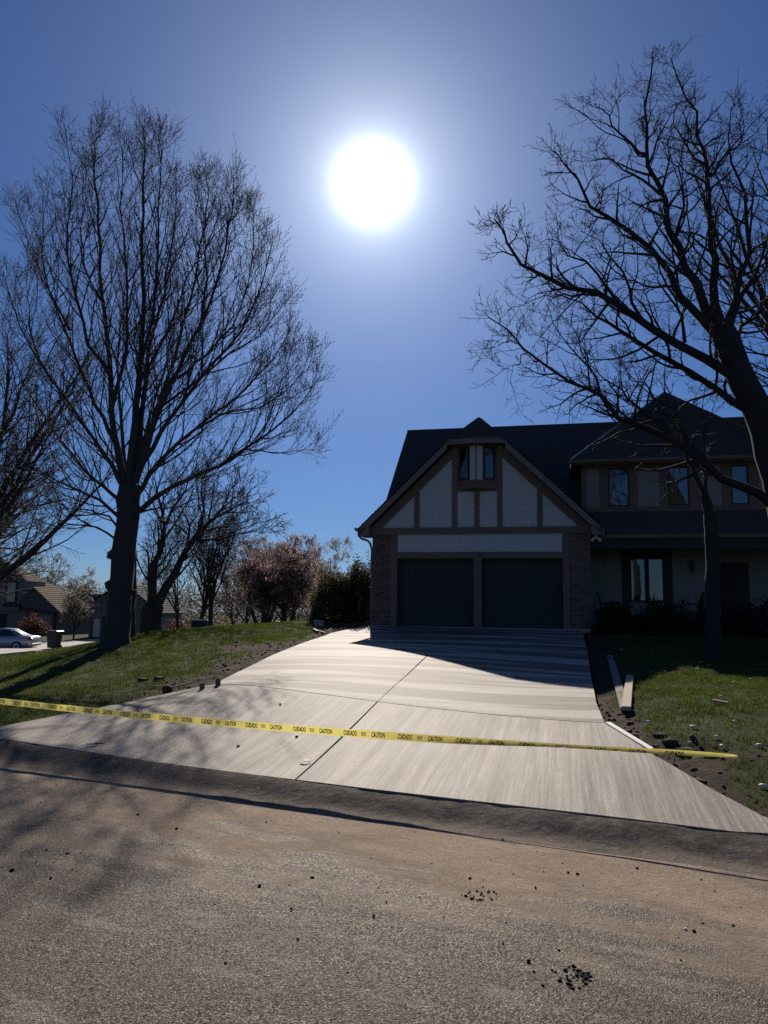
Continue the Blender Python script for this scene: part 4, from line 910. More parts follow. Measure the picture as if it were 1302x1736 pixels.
wild_tree('bare_tree', 'low pale tree crown seen above the roofs left of the big trunk', 140, 112, 7.5, 72, FARFINE, T2, .22, spread=.9, kids=12, leaf=WB, leafsize=.15, leafn=.6, group='far trees behind the houses')
wild_tree('bare_tree', 'far bare tree seen above the dark roof right of the big trunk', 236, 90, 8.0, 73, FARFINE, T2, .2, spread=.8, kids=11, leaf=WB, leafsize=.12, leafn=.3, group='far trees behind the houses')
OAKF = dict(OAK, rmin=.012, r=[.055, .025, .016], per=1.9)
wild_tree('bare_tree', 'bare tree rising straight up behind the roof peak', 1140, 42, 15.5, 74, dict(OAKF, len=[1.6, .8, .4]), (M['bark_oak'], M['twig_oak']), .26, spread=.5, kids=9, fork=.55, z=.6)
wild_tree('bare_tree', 'bare tree whose twigs show low over the roof at the right edge', 1262, 48, 14, 75, OAKF, (M['bark_oak'], M['twig_oak']), .26, spread=.7, kids=11, fork=.35, z=.5)
wild_tree('oak_tree', 'tall bare tree at the right frame edge, only its outermost twigs showing near the top', 1500, 20, 18.5, 76, dict(OAK, per=1.9), (M['bark_oak'], M['twig_oak']), .36, spread=.62, kids=13, fork=.3, z=.8)
# ================================================================ shrubs
def shrub(name, label, c, rx_, ry_, h, n, mat, size, group=None, shoots=0, cat='shrub', lump=.22, seed=1, stemmat=None):
    """c: base on the ground; foliage fills a lumpy dome of leaf-sized faces"""
    g = np.random.default_rng(seed); tr = thing(name, label, cat, c, 0, group); c = np.array(c, float)
    u = g.normal(size=(n, 3)); u /= np.linalg.norm(u, axis=1, keepdims=True); u[:, 2] = np.abs(u[:, 2]) * 1.0 - .12 * g.uniform(0, 1, n)
    lum = 1 + lump * np.sin(u[:, 0] * 5 + seed) * np.cos(u[:, 1] * 6 + 2 * seed) + lump * .6 * np.sin(u[:, 2] * 9 + u[:, 0] * 7 + seed)
    r = (g.uniform(.25, 1, n) ** .45) * lum
    pts = c + np.stack([u[:, 0] * rx_ * r, u[:, 1] * ry_ * r, np.clip(u[:, 2] * r, 0, 1.4) * h + .06], 1)
    leaf_cards('foliage', pts, size, mat, tr, c, ratio=.45)
    st = []; gg = random.Random(seed)
    for k in range(7):
        a = gg.uniform(0, 6.28); q = gg.uniform(.2, .75)
        st.append((smooth_line([(c[0], c[1], c[2] - .1), (c[0] + math.cos(a) * rx_ * q * .4, c[1] + math.sin(a) * ry_ * q * .4, c[2] + h * .4), (c[0] + math.cos(a) * rx_ * q, c[1] + math.sin(a) * ry_ * q, c[2] + h * .85)], 6, gg), [.022 * (1 - .11 * i) for i in range(7)]))
    V, F = tubes(st, 5); mesh_np('stem', V, F, stemmat or M['twig_oak'], tr, c)
    if shoots:
        ss, lp = [], []
        for k in range(shoots):
            i = gg.randrange(n); p = tuple(pts[i]); 
            if p[2] < c[2] + h * .5: continue
            L = gg.uniform(.15, .45); d = vnorm((gg.gauss(0, .22), gg.gauss(0, .22), 1)); q = [vadd(p, d, L * j / 3) for j in range(4)]; ss.append((q, [.006, .005, .004, .003]))
            for j in range(7): lp.append(vadd(p, d, L * gg.uniform(.1, 1)))
        V, F = tubes(ss, 3); o = mesh_np('shoot', V, F, M['twig_oak'], tr, c, kind='stuff'); leaf_cards('foliage', lp, size * .9, mat, tr, c, spread=.02, ratio=.4)
    return tr
def gp(s_, t_):
    q = hw(s_, t_); return (q[0], q[1], float(H(q[0], q[1])) - .02)
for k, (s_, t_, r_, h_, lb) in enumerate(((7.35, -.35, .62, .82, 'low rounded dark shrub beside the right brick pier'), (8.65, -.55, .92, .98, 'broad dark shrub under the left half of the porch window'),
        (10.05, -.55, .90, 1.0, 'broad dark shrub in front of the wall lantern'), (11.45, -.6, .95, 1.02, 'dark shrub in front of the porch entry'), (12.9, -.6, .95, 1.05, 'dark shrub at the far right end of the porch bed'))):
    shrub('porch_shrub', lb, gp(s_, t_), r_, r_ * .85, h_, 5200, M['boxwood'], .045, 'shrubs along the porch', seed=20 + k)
c1 = P(612, 1062, 27.2); c2 = P(566, 1060, 26.8); c3 = P(592, 1060, 29.5)
for k, (c, rx_, h_, lb) in enumerate(((c1, .80, 2.25, 'tall dark evergreen bush against the garage corner'), (c2, .92, 1.75, 'dark evergreen bush at the lawn end of the bed left of the garage'), (c3, .9, 2.0, 'dark evergreen bush standing behind and between the two at the garage corner'))):
    shrub('evergreen_bush', lb, (c[0], c[1], float(H(c[0], c[1])) - .02), rx_, .9, h_, 12000, M['yew'], .05, 'evergreen bushes left of the garage', shoots=90, seed=40 + k, lump=.14)
def gpx(px, Y): q = P(px, 1060, Y); return (float(q[0]), Y, float(H(q[0], Y)) - .03)
shrub('red_bush', 'reddish bush by the wall of the brown roofed house', gpx(57, 71), 1.6, 1.2, 2.0, 2500, M['blossom_rust'], .10, seed=51)
shrub('red_bush', 'rust red bush low between the forked tree and the slender bare trees', gpx(300, 52), 1.5, 1.2, 1.6, 2600, M['blossom_rust'], .07, seed=52)
shrub('bare_bush', 'brown twiggy bush below the pale cream blossom tree', gpx(420, 47), 1.8, 1.2, 1.3, 2600, M['thicket'], .06, seed=53)
shrub('bare_bush', 'brown twiggy bush at the foot of the dusky pink blossom trees', gpx(520, 43), 1.3, 1.0, 1.4, 2600, M['thicket'], .05, seed=54)
shrub('green_bush', 'pale green young bush behind the slender bare trees', gpx(376, 58), 2.2, 1.2, 1.8, 2600, M['young_leaf'], .08, seed=55)
# the far wood that reads as one mass
nw = 80000; Yw = rng.uniform(85, 125, nw); pxw = rng.uniform(-260, 720, nw); Xw = (pxw - 651) / 1300 * Yw
top = 3.9 + 1.5 * vnoise(Xw, Yw, 7, 71) + .8 * vnoise(Xw, Yw, 2.5, 72) + .3 * vnoise(Xw, Yw, .9, 73); zz = -1.3 + (top + 1.3) * rng.uniform(0, 1, nw) ** .8
leaf_cards('distant_wood', np.stack([Xw, Yw, zz], 1), .16, M['thicket'], kind='stuff', ratio=.35)

# ================================================================ neighbouring houses
def wpx(x, y, Y): return tuple(P(x, y, Y))
M['tan_wall'] = plain('tan_wall', (.23, .185, .145), .9, .12, 2, .2, 30, .01); M['grey_siding'] = plain('grey_siding', (.20, .18, .165), .85, .15, 2, .2, 30, .01)
M['rust_trim'] = plain('rust_trim', (.20, .085, .045), .85, .15, 2, 0)
def wbox(name, mat, x0, x1, y0, y1, Y, d, parent, org, off=0.0):
    a, b = P(x0, y1, Y), P(x1, y0, Y); m = MB(); m.box(a[0], b[0], Y - off, Y + d, a[2], b[2]); return m.build(name, mat, parent, org)
bA = P(20, 1078, 75); ha = thing('neighbour_house', 'brown roofed house at the far left edge with a tall upper window', 'house', bA); OA = tuple(bA)
wbox('wall', M['tan_wall'], -110, 98, 1034, 1082, 75, 9, ha, OA); wbox('wall', M['grey_siding'], -110, 39, 984, 1033, 75, 5, ha, OA, .35)
w_ = wbox('window', M['timber_dark'], 12, 34, 984, 1024, 75, .1, ha, OA, .45); wbox('pane', M['glass'], 15, 31, 988, 1020, 75, .1, w_, OA, .48)
wbox('window_box', M['timber_dark'], 9, 37, 1024, 1028, 75, .1, ha, OA, .6)
wbox('window', M['timber_dark'], -2, 12, 1040, 1070, 75, .1, ha, OA, .06); wbox('timber', M['timber_dark'], 44, 51, 1036, 1078, 75, .1, ha, OA, .08); wbox('timber', M['timber_dark'], 90, 97, 1040, 1078, 75, .1, ha, OA, .08)
wbox('garage_door', M['lumber'], 53, 88, 1044, 1078, 75, .1, ha, OA, .05)
e0, e1, r1, r0 = (np.array(wpx(38, 1030, 74.3)), np.array(wpx(103, 1039, 74.3)), np.array(wpx(8, 950, 80)), np.array(wpx(-10, 949, 80)))
roof_plane('roof_slope', e0, e1, r1, r0, M['shingle_brown'], ha, OA, course=.3, tab=.5, seed=21, lift=.03)
roof_plane('roof_slope', wpx(-110, 984, 74.2), wpx(44, 986, 74.2), wpx(6, 949, 80), wpx(-110, 949, 80), M['shingle_brown'], ha, OA, course=.3, tab=.5, seed=22, lift=.03)
roof_plane('roof_slope', wpx(103, 1039, 74.3), (P(103, 1039, 74.3)[0] + .3, 86, P(103, 1039, 74.3)[2]), (P(8, 950, 80)[0], 80.5, P(8, 950, 80)[2]), wpx(8, 950, 80), M['shingle_brown'], ha, OA, course=.4, tab=.6, seed=23, lift=.03)
m = MB(); m.tube([wpx(36, 1031, 74.2), wpx(103, 1040, 74.2)], .10, 6); m.build('gutter', M['timber_dark'], ha, OA)
bB = P(130, 1079, 84); hB = thing('neighbour_house', 'long tan house with a dark arched opening, left of the big trunk', 'house', bB); OB = tuple(bB)
wbox('wall', M['tan_wall'], 92, 160, 1036, 1083, 84, 8, hB, OB)
ar = P(112, 1079, 84); k = 84 / 1300
m = MB(); m.prism([(ar[0] - 11 * k, ar[2])] + [(ar[0] - 11 * k * math.cos(a), ar[2] + 10 * k + 13 * k * math.sin(a)) for a in np.linspace(0, math.pi, 9)] + [(ar[0] + 11 * k, ar[2])], 83.9, 84.05, 'y'); m.build('archway', M['black'], hB, OB)
wbox('window', M['timber_dark'], 130, 146, 1046, 1068, 84, .1, hB, OB, .05)
roof_plane('roof_slope', wpx(70, 1041, 83.3), wpx(178, 1040, 83.3), wpx(186, 1007, 90), wpx(70, 1007, 90), M['shingle'], hB, OB, course=.35, tab=.6, seed=24, lift=.03)
roof_plane('roof_slope', wpx(40, 1008, 93), wpx(136, 1007, 93), wpx(104, 998, 99), wpx(52, 989, 99), M['shingle_brown'], hB, OB, course=.35, tab=.6, seed=25, lift=.03)
wbox('wall', M['tan_wall'], 44, 134, 1006, 1040, 93, 6, hB, OB)
bC = P(210, 1076, 70); hC = thing('neighbour_house', 'dark gabled house directly behind the big trunk', 'house', bC); OC = tuple(bC)
q = [wpx(x, y, 70) for x, y in ((152, 1080), (268, 1080), (268, 1034), (210, 990), (152, 1018))]
m = MB(); m.prism([(a[0], a[2]) for a in q], 70, 78, 'y'); m.build('wall', M['grey_siding'], hC, OC)
for k in range(14):
    x = 155 + k * 8; yt = 1018 - (x - 152) * .48 if x < 210 else 990 + (x - 210) * .76; wbox('batten', M['timber'], x, x + 1.2, yt + 3, 1040, 70, .02, hC, OC, .06)
wbox('timber', M['rust_trim'], 150, 157, 1044, 1080, 70, .1, hC, OC, .05); wbox('garage_door', M['stucco'], 158, 170, 1050, 1080, 70, .1, hC, OC, .05); wbox('timber', M['timber_dark'], 172, 178, 1044, 1080, 70, .1, hC, OC, .05); wbox('timber', M['stucco'], 178, 182, 1046, 1080, 70, .1, hC, OC, .05)
for (xa, ya, xb, yb) in ((146, 1022, 210, 988), (274, 1040, 210, 988)):
    a, b = np.array(wpx(xa, ya, 69.6)), np.array(wpx(xb, yb, 69.6)); a2, b2 = a + [0, 9, 0], b + [0, 9, 0]
    roof_plane('roof_slope', *((a2, a, b, b2) if xa < 200 else (a, a2, b2, b)), M['shingle'], hC, OC, course=.35, tab=.6, seed=26, lift=.03)

# ================================================================ the parked car
def build_car():
    M['car_paint'] = plain('silver_paint', (.38, .39, .40), .28, .03, 3, 0, metal=.55); M['tyre'] = plain('tyre', (.02, .02, .02), .85, .1, 9, 0); M['rim'] = plain('rim', (.45, .45, .46), .3, .05, 3, 0, metal=.8)
    t = NT('tail_lamp'); M['tail'] = t.done((.25, .02, .02), .2)
    q = P(-13, 1106, 48.4); base = (q[0], 48.4 + .8, float(H(q[0], 48.4)) + .105)
    car = thing('parked_car', 'silver sedan parked on the neighbouring drive at the left edge', 'car', base, R(3))
    # stations along x (rear at +x): x, bottom, shoulder height, roof height, half width low, half width shoulder, half width roof
    st = [(-2.30, .42, .58, .58, .50, .56, .56), (-2.22, .28, .66, .66, .72, .76, .7), (-1.9, .22, .74, .74, .82, .84, .76), (-1.1, .20, .86, .86, .86, .87, .74), (-.75, .20, .90, .95, .86, .87, .70), (-.15, .20, .92, 1.36, .86, .87, .58),
          (.35, .20, .93, 1.42, .86, .87, .56), (.9, .20, .94, 1.38, .86, .87, .56), (1.45, .20, .95, 1.10, .86, .86, .62), (1.72, .22, .96, .97, .84, .84, .70), (2.10, .27, .95, .95, .80, .81, .74), (2.24, .36, .90, .90, .74, .76, .72), (2.30, .46, .70, .70, .68, .70, .68)]
    V, F = [], []
    for x, b, s, r, wl_, ws, wr in st:
        V += [(x, -wl_ * .92, b), (x, -wl_, b + .12), (x, -ws, (b + s) * .52), (x, -ws * .985, s - .03), (x, -ws * .95, s), (x, -wr, max(r - .04, s)), (x, -wr * .82, r + .005), (x, 0, r + .02)]
        V += [(x, -y, z) for (_, y, z) in V[-2:-9:-1]]
    m_ = 15
    for i in range(len(st) - 1):
        for k in range(m_ - 1): a = i * m_ + k; F.append((a, a + m_, a + m_ + 1, a + 1))
        F.append((i * m_ + m_ - 1, (i + 1) * m_ + m_ - 1, (i + 1) * m_, i * m_))
    mb = MB(); mb.add(V, F + [tuple(range(m_)), tuple(range((len(st) - 1) * m_, len(st) * m_))[::-1]]); mb.build('body', M['car_paint'], car, smooth=True)
    for sg in (-1, 1):
        for pts in ([(-.62, .93, .862), (.30, .95, .862), (.30, 1.34, .63), (-.12, 1.31, .65)], [(.37, .95, .862), (1.34, .97, .85), (.92, 1.31, .63), (.37, 1.35, .63)]):
            mm = MB(); v = [(x, sg * (y + .012), z) for x, z, y in pts]; v2 = [(x, sg * (y - .02), z) for x, z, y in pts]; mm.add(v + v2, [(0, 1, 2, 3), (7, 6, 5, 4), (0, 4, 5, 1), (1, 5, 6, 2), (2, 6, 7, 3), (3, 7, 4, 0)]); mm.build('side_window', M['glass'], car)
        for x in (-1.42, 1.40):
            m1 = MB(); m1.tube([(x, sg * .70, .32), (x, sg * .72, .32), (x, sg * .90, .32), (x, sg * .91, .32)], [.26, .32, .32, .27], 22); wh = m1.build('wheel', M['tyre'], car)
            m2 = MB(); m2.tube([(x, sg * .88, .32), (x, sg * .915, .32), (x, sg * .905, .32)], [.21, .20, .06], 18); m2.build('rim', M['rim'], wh)
            m3 = MB()
            for k in range(6): a = k * math.pi / 3; m3.tube([(x, sg * .92, .32), (x + .19 * math.cos(a), sg * .917, .32 + .19 * math.sin(a))], .018, 5)
            m3.build('spoke', M['rim'], wh)
        mm = MB(); mm.box(2.05, 2.275, sg * .78 - .03, sg * .78 + .03, .72, .86, .01); mm.build('tail_lamp', M['tail'], car)
        mm = MB(); mm.box(-.66, -.52, sg * .95 - .09, sg * .95 + .09, .94, 1.04, .02); mm.build('mirror', M['car_paint'], car)
        mm = MB(); mm.box(.66, .82, sg * .875 - .012, sg * .875 + .012, .82, .85); mm.box(-.28, -.12, sg * .875 - .012, sg * .875 + .012, .82, .85); mm.build('door_handle', M['car_paint'], car)
    mm = MB(); mm.add([(1.02, -.52, 1.325), (1.02, .52, 1.325), (1.62, .62, 1.02), (1.62, -.62, 1.02)], [(0, 3, 2, 1)]); mm.build('rear_window', M['glass'], car)
    mm = MB(); mm.box(2.18, 2.33, -.72, .72, .36, .52, .03); mm.build('bumper', M['car_paint'], car)
    return car
build_car()
# wheeled bin
q = P(91, 1100, 46.0); bn = thing('wheelie_bin', 'black wheeled rubbish bin standing behind the silver car', 'bin', (q[0], 46.0, float(H(q[0], 46.0))), R(-8))
M['bin'] = plain('bin_plastic', (.020, .020, .021), .5, .1, 5, 0)
m = MB(); m.prism([(-.24, .06), (.24, .06), (.33, .98), (-.33, .98)], -.30, .30, 'y'); m.build('body', M['bin'], bn)
m = MB(); m.prism([(-.37, .985), (.37, .985), (.38, 1.02), (.3, 1.07), (-.3, 1.07), (-.38, 1.02)], -.36, .36, 'y'); m.build('lid', M['bin'], bn)
m = MB(); m.tube([(-.25, .40, .96), (.25, .40, .96)], .02, 6); m.box(-.27, -.23, .3, .42, .93, .985); m.box(.23, .27, .3, .42, .93, .985); m.build('handle', M['bin'], bn)
for x in (-.27, .27): m = MB(); m.tube([(x - .03, .28, .11), (x + .03, .28, .11)], .11, 12); m.build('wheel', M['bin'], bn)
# utility box beyond the crest
q = P(338, 1066, 33.5); z0 = float(H(q[0], 33.5)); ub = thing('utility_box', 'small pale topped utility box on the far side of the lawn crest', 'utility box', (q[0], 33.5, z0))
m = MB(); m.box(-.30, .30, -.2, .2, -.1, .62, .03); m.build('cabinet', M['timber_dark'], ub); m = MB(); m.box(-.33, .33, -.23, .23, .62, .69, .02); m.build('cap', M['white'], ub)

# ================================================================ caution tape
SL = (8.95 - 6.02) / (2.48 + 3.92)
LZ = lambda X: 8.95 - (X + 3.92) * SL
def tape_pt(px, py):
    d = ray(px, py); n_ = np.array([SL, 1.0, 0]); k = (8.95 - SL * 3.92) / (d @ n_); return E0 + d * k
tpx = [(0, 1189.5), (100, 1198.5), (200, 1208.5), (300, 1219), (400, 1228), (500, 1236), (594, 1243.5), (690, 1250), (800, 1257), (900, 1264), (1000, 1269), (1080, 1273), (1143, 1276.5), (1210, 1283), (1250, 1287)]
tp3 = np.array([tape_pt(*p) for p in tpx]); zc = np.polyfit(tp3[:, 0], tp3[:, 2], 3)
XA, XB = -8.2, tp3[-1][0]
def tape_frame(X):
    X = np.asarray(X, float); Xz = np.maximum(X, -4.6); Zt = np.polyval(zc, Xz) + (Xz - X) * .03
    c = np.stack([X, LZ(X), Zt], -1)
    th = np.interp(X, [-9, -.2, .5, .95, 1.55, 2.25, 2.6, 2.85], [0, 0, .45, .85, 1.10, 1.26, 1.33, 1.36]) + .16 * np.sin(X * 1.7) + .10 * np.sin(X * 4.1 + 1)
    n_ = np.array([-SL, -1.0, 0]); n_ /= np.linalg.norm(n_)
    up = np.cos(th)[..., None] * np.array([0, 0, 1.0]) - np.sin(th)[..., None] * n_; nr = np.cos(th)[..., None] * n_ + np.sin(th)[..., None] * np.array([0, 0, 1.0])
    return c, up, nr
TW = .070
t = NT('caution_yellow'); c = t.mix(t.noise(3, 3), (.80, .70, .17), (.90, .80, .25)); t.done(c, .35, t.bump(t.noise(14, 4), .5, .01), .5)
tr_ = t.node('ShaderNodeBsdfTranslucent'); t.link(c, tr_.inputs['Color']); mx = t.node('ShaderNodeMixShader'); mx.inputs[0].default_value = .55
t.link(t.b.outputs[0], mx.inputs[1]); t.link(tr_.outputs[0], mx.inputs[2]); t.link(mx.outputs[0], t.out.inputs['Surface']); M['tape'] = t.m
t = NT('tape_ink'); M['ink'] = t.done((.02, .02, .02), .5)
tape = thing('caution_tape', 'yellow caution tape stretched across the foot of the drive', 'caution tape', tuple(tape_frame(np.array([-.5]))[0][0]))
TO = np.array(tape.location)
Xs = np.linspace(XA, XB, 360); c, up, nr = tape_frame(Xs); wv = np.linspace(-.5, .5, 6)
curl = np.interp(Xs, [-9, .2, 1.1, 2.85], [0, 0, .010, .020]); narrow = np.interp(Xs, [-9, 2.3, 2.6, XB], [1, 1, .55, .12])
V = c[:, None] + up[:, None] * (wv * TW)[None, :, None] * narrow[:, None, None] + nr[:, None] * ((4 * wv ** 2) [None, :, None] * curl[:, None, None])
tb = mesh_np('band', V, grid_faces(360, 6)[:, ::-1], M['tape'], tape, TO, smooth=True)
def word_mesh(txt, width, height):
    cu = bpy.data.curves.new('txt', 'FONT'); cu.body = txt; cu.align_x = 'CENTER'; cu.align_y = 'CENTER'; cu.offset = .035; cu.resolution_u = 3
    o = bpy.data.objects.new('txt', cu); C.objects.link(o); bpy.context.view_layer.update()
    me = bpy.data.meshes.new_from_object(o.evaluated_get(bpy.context.evaluated_depsgraph_get())); bpy.data.objects.remove(o); bpy.data.curves.remove(cu)
    v = np.array([q.co[:2] for q in me.vertices]); f = [tuple(p.vertices) for p in me.polygons]; v -= (v.max(0) + v.min(0)) / 2; v *= np.array([width, height]) / (v.max(0) - v.min(0)); bpy.data.meshes.remove(me)
    return v, f
WORDS = {w: word_mesh(w, a, .046) for w, a in (('CUIDADO', .140), ('CAUTION', .135), ('PS', .031))}
def stamp(name, word, px, sc=1.0, dv=0.0, frame=False):
    X0 = float(np.interp(px, [p[0] for p in tpx], tp3[:, 0])); v, f = WORDS[word]; v = v * np.array([1, sc])
    if frame:
        a, b = .024, .017; fr = np.array([(-a, -b), (a, -b), (a, b), (-a, b), (-a + .004, -b + .004), (a - .004, -b + .004), (a - .004, b - .004), (-a + .004, b - .004)]); k = len(v)
        v = np.concatenate([v, fr]); f = f + [(k + i, k + (i + 1) % 4, k + 4 + (i + 1) % 4, k + 4 + i) for i in range(4)]
    dx = v[:, 0] * .909; c, up, nr = tape_frame(X0 + dx); w = (v[:, 1] + dv) / TW
    curl = np.interp(X0 + dx, [-9, .2, 1.1, 2.85], [0, 0, .010, .020])
    Vp = c + up * (w * TW)[:, None] + nr * ((4 * w ** 2 * curl) + .0015)[:, None]
    me = MB(); me.add(list(Vp), f); return me.build(name, M['ink'], tape, tuple(TO))
CUI = [30, 89, 149.5, 213, 280, 351.5, 427, 508, 594, 686.6, 786, 893.7, 1012, 1143]; CAU = [2, 61, 121, 183, 248, 317, 391, 469, 553, 642, 739, 842.5, 955, 1081]
for x in CUI: stamp('lettering', 'CUIDADO', x)
for x in CAU: stamp('lettering', 'CAUTION', x)
for a, b in zip(CUI[:-1], CAU[1:]): stamp('emblem', 'PS', a + (b - a) * .485, .36, 0, True)
pe, _, _ = tape_frame(np.array([XB])); pe = pe[0]
far_end = np.array([pe[0] + 1.9, float(LZ(pe[0] + 1.9)), pe[2] + .05])
cord = [pe + (far_end - pe) * f + [0, 0, -.012 * math.sin(f * math.pi)] for f in np.linspace(0, 1, 12)]
m = MB(); m.tube(cord, [.006, .004, .002, .0015, .0015, .0015, .0015, .0015, .0015, .0015, .0015, .0015], 5); m.build('twisted_end', M['lumber'], tape, tuple(TO))
m = MB(); m.lathe([(.004, pe[2] - .010), (.012, pe[2] - .006), (.013, pe[2] + .004), (.005, pe[2] + .010)], pe[0], pe[1], 8); m.build('knot', M['white'], tape, tuple(TO))
gz = float(GZ(far_end[0], far_end[1])); sk_ = thing('tape_stake', 'thin metal stake that holds the right end of the caution tape', 'stake', (far_end[0], far_end[1], gz))
m = MB(); m.tube([(0, 0, -.2), (0, 0, far_end[2] - gz + .06)], .008, 6); m.build('shaft', M['metal_light'], sk_)

# ================================================================ boards, stakes and debris
def gpt(px, py): q = PH(px, py); q[2] = float(GZ(q[0], q[1])); return q
def beam(name, label, cat, a, b, w, th, mat, lift0=0.0, lift1=0.0, standing=False, group=None):
    a, b = np.array(a, float), np.array(b, float); a = a + [0, 0, lift0]; b = b + [0, 0, lift1]; d = b - a; L = np.linalg.norm(d); d /= L
    s_ = np.cross(d, [0, 0, 1]); s_ /= np.linalg.norm(s_); u = np.cross(s_, d); hw_, hh_ = (w / 2, th) if not standing else (th / 2, w)
    m = MB(); vs = []
    for p in (a, b):
        for x, y in ((-hw_, 0), (hw_, 0), (hw_, hh_), (-hw_, hh_)): vs.append(p + s_ * x + u * y)
    m.add(vs, [(0, 1, 2, 3), (7, 6, 5, 4), (0, 4, 5, 1), (1, 5, 6, 2), (2, 6, 7, 3), (3, 7, 4, 0)]); o = m.build(name, mat, None, tuple(a)); o.location = tuple(a); md = o.modifiers.new('bevel', 'BEVEL'); md.width = .004
    return tag(o, label, cat, group)
M['lumber_pale'] = plain('lumber_pale', (.40, .32, .25), .8, .35, 7, .3, 40, .004); M['lumber_grey'] = plain('lumber_grey', (.20, .175, .155), .85, .35, 7, .3, 40, .004)
beam('plank', 'long grey plank lying in the house shadow right of the drive', 'plank', gpt(1034, 1114), gpt(1060, 1206), .12, .04, M['lumber_grey'], .01, .02, group='planks on the right lawn')
beam('plank', 'short pale plank lying in the sun right of the drive', 'plank', gpt(1068, 1152), gpt(1062, 1212), .115, .05, M['lumber_pale'], .02, .06, group='planks on the right lawn')
fa, fb = gpt(1031, 1231), gpt(1108, 1279)
for q in (fa, fb): q[2] = float(H(q[0], q[1])) + .018
beam('form_board', 'pale form board edging the right side of the drive behind the tape', 'board', fa, fb, .06, .03, M['white'])
q = gpt(1112, 1281); o = beam('form_stake', 'brown wooden stake beside the right edge of the drive', 'stake', q - [0, 0, .1], q + [.01, .01, .17], .045, .03, M['stake'])
q = gpt(1140, 1293); beam('wood_sliver', 'pale wood sliver leaning in the turned earth behind the tape', 'stick', q, q + [.05, .05, .13], .015, .01, M['lumber_pale'])
for (x, y, h_, lb) in ((344, 1171, .20, 'left one of two dark form stakes where the drive begins to flare'), (369, 1165, .22, 'right one of two dark form stakes where the drive begins to flare'), (260, 1190, .10, 'short dark stub at the left edge of the drive')):
    q = gpt(x, y); beam('form_stake', lb, 'stake', q - [0, 0, .08], q + [rnd.uniform(-.05, .05), .03, h_], .07, .04, M['stake'], group='dark stakes along the left edge')
a, b = gpt(254, 1167), gpt(277, 1166.5); beam('pale_stick', 'short pale stick left of the dark round lump on the lawn', 'stick', a + [0, 0, .02], b + [0, 0, .03], .03, .02, M['lumber_pale'])
a, b = gpt(290, 1166), gpt(326, 1159); beam('pale_stick', 'long thin pale stick right of the dark round lump on the lawn', 'stick', a + [0, 0, .02], b + [0, 0, .03], .025, .02, M['lumber'])
def rock(name, label, cat, p, size, mat, flat=.7, group=None, stretch=(1, 1, 1), seed=0, sub=1):
    g = np.random.default_rng(seed + 5); v = ICO_V * g.uniform(.75, 1.2, (12, 1)) * size * np.array(stretch); v[:, 2] *= flat
    o = mesh_np(name, v, ICO_F, mat); o.location = (p[0], p[1], p[2] + size * flat * stretch[2] * .55); o.rotation_euler = (0, 0, g.uniform(0, 6))
    if sub: md = o.modifiers.new('sub', 'SUBSURF'); md.levels = md.render_levels = sub; md.subdivision_type = 'SIMPLE'
    return tag(o, label, cat, group)
rock('soil_lump', 'dark round lump lying on the lawn between two pale sticks', 'clod', gpt(284, 1173), .085, M['clod'], .95, seed=1)
for (x, y, lb, k) in ((242, 1156, 'dark flat block on the lawn, left one of the pair above the sticks', 2), (269, 1155, 'dark flat block on the lawn, right one of the pair above the sticks', 3)):
    q = gpt(x, y); m = MB(); m.box(-.075, .075, -.05, .05, -.01, .055, .006); o = m.build('dark_block', M['clod'], None); o.location = tuple(q); o.rotation_euler = (.1, .05, k * .4); tag(o, lb, 'block', 'dark blocks on the left lawn')
q = gpt(540, 1060); m = MB(); m.box(-.14, .14, -.10, .10, -.02, .17, .015); o = m.build('stone_block', M['stone'], None); o.location = tuple(q); o.rotation_euler = (.04, .05, .3); tag(o, 'pale stone block at the lawn end of the bed by the evergreen bushes', 'stone block')
for k, (xa, ya, xb, yb, w, lb) in enumerate(((531, 1068, 538, 1074, .07, 'short pale board tilted in the bed below the stone block'), (536, 1071, 551, 1075, .06, 'longest pale board in the bed below the stone block'), (556, 1071, 563, 1070, .05, 'small pale board scrap at the right end of the bed boards'))):
    beam('board_scrap', lb, 'board', gpt(xa, ya) + [0, 0, .03], gpt(xb, yb) + [0, 0, .03 + .02 * k], w, .03, M['lumber_pale'], group='board scraps in the left bed')
for k, (x, y) in enumerate([(1107, 1142), (1114, 1144), (1128, 1141), (1126, 1151), (1181, 1137), (1184, 1136), (1201, 1128), (1189, 1124), (1245, 1158), (1273, 1151), (1222, 1184), (1075, 1208), (1246, 1228), (1216, 1251), (1177, 1239), (1224, 1259), (1099, 1230), (1294, 1334), (1169, 1256), (1116, 1170), (1288, 1262), (1054, 1104), (1067, 1105)]):
    lb = ('white scrap by the edge of the house shadow near the pale plank' if y < 1160 and x < 1140 else 'white scrap high on the right lawn near the shadow of the roof' if y < 1160 else
          'white scrap in the grass near the right end of the tape' if y > 1222 else 'white scrap alone in the open grass between plank and wood piece')
    rock('white_scrap', lb, 'scrap', gpt(x, y) + [0, 0, .02], rnd.uniform(.016, .034), M['scrap'], .45, 'white scraps on the right lawn', (1.4, .8, 1), k, 0)
for k, (x, y) in enumerate([(57, 1210), (112, 1224), (485, 1066), (430, 1078), (316, 1152), (400, 1071)]):
    rock('pale_leaf', 'pale fleck lying in the grass of the left lawn', 'scrap', gpt(x, y) + [0, 0, .03], rnd.uniform(.015, .025), M['scrap'], .4, 'pale flecks on the left lawn', (1.3, .8, 1), 40 + k, 0)
q = gpt(1221, 1195); m = MB(); m.box(-.10, .10, -.03, .03, 0, .022, .003); o = m.build('wood_chip', M['brown_scrap'], None); o.location = (q[0], q[1], q[2] + .035); o.rotation_euler = (.1, .1, -.75); tag(o, 'reddish brown piece of wood lying on the right lawn', 'wood scrap')
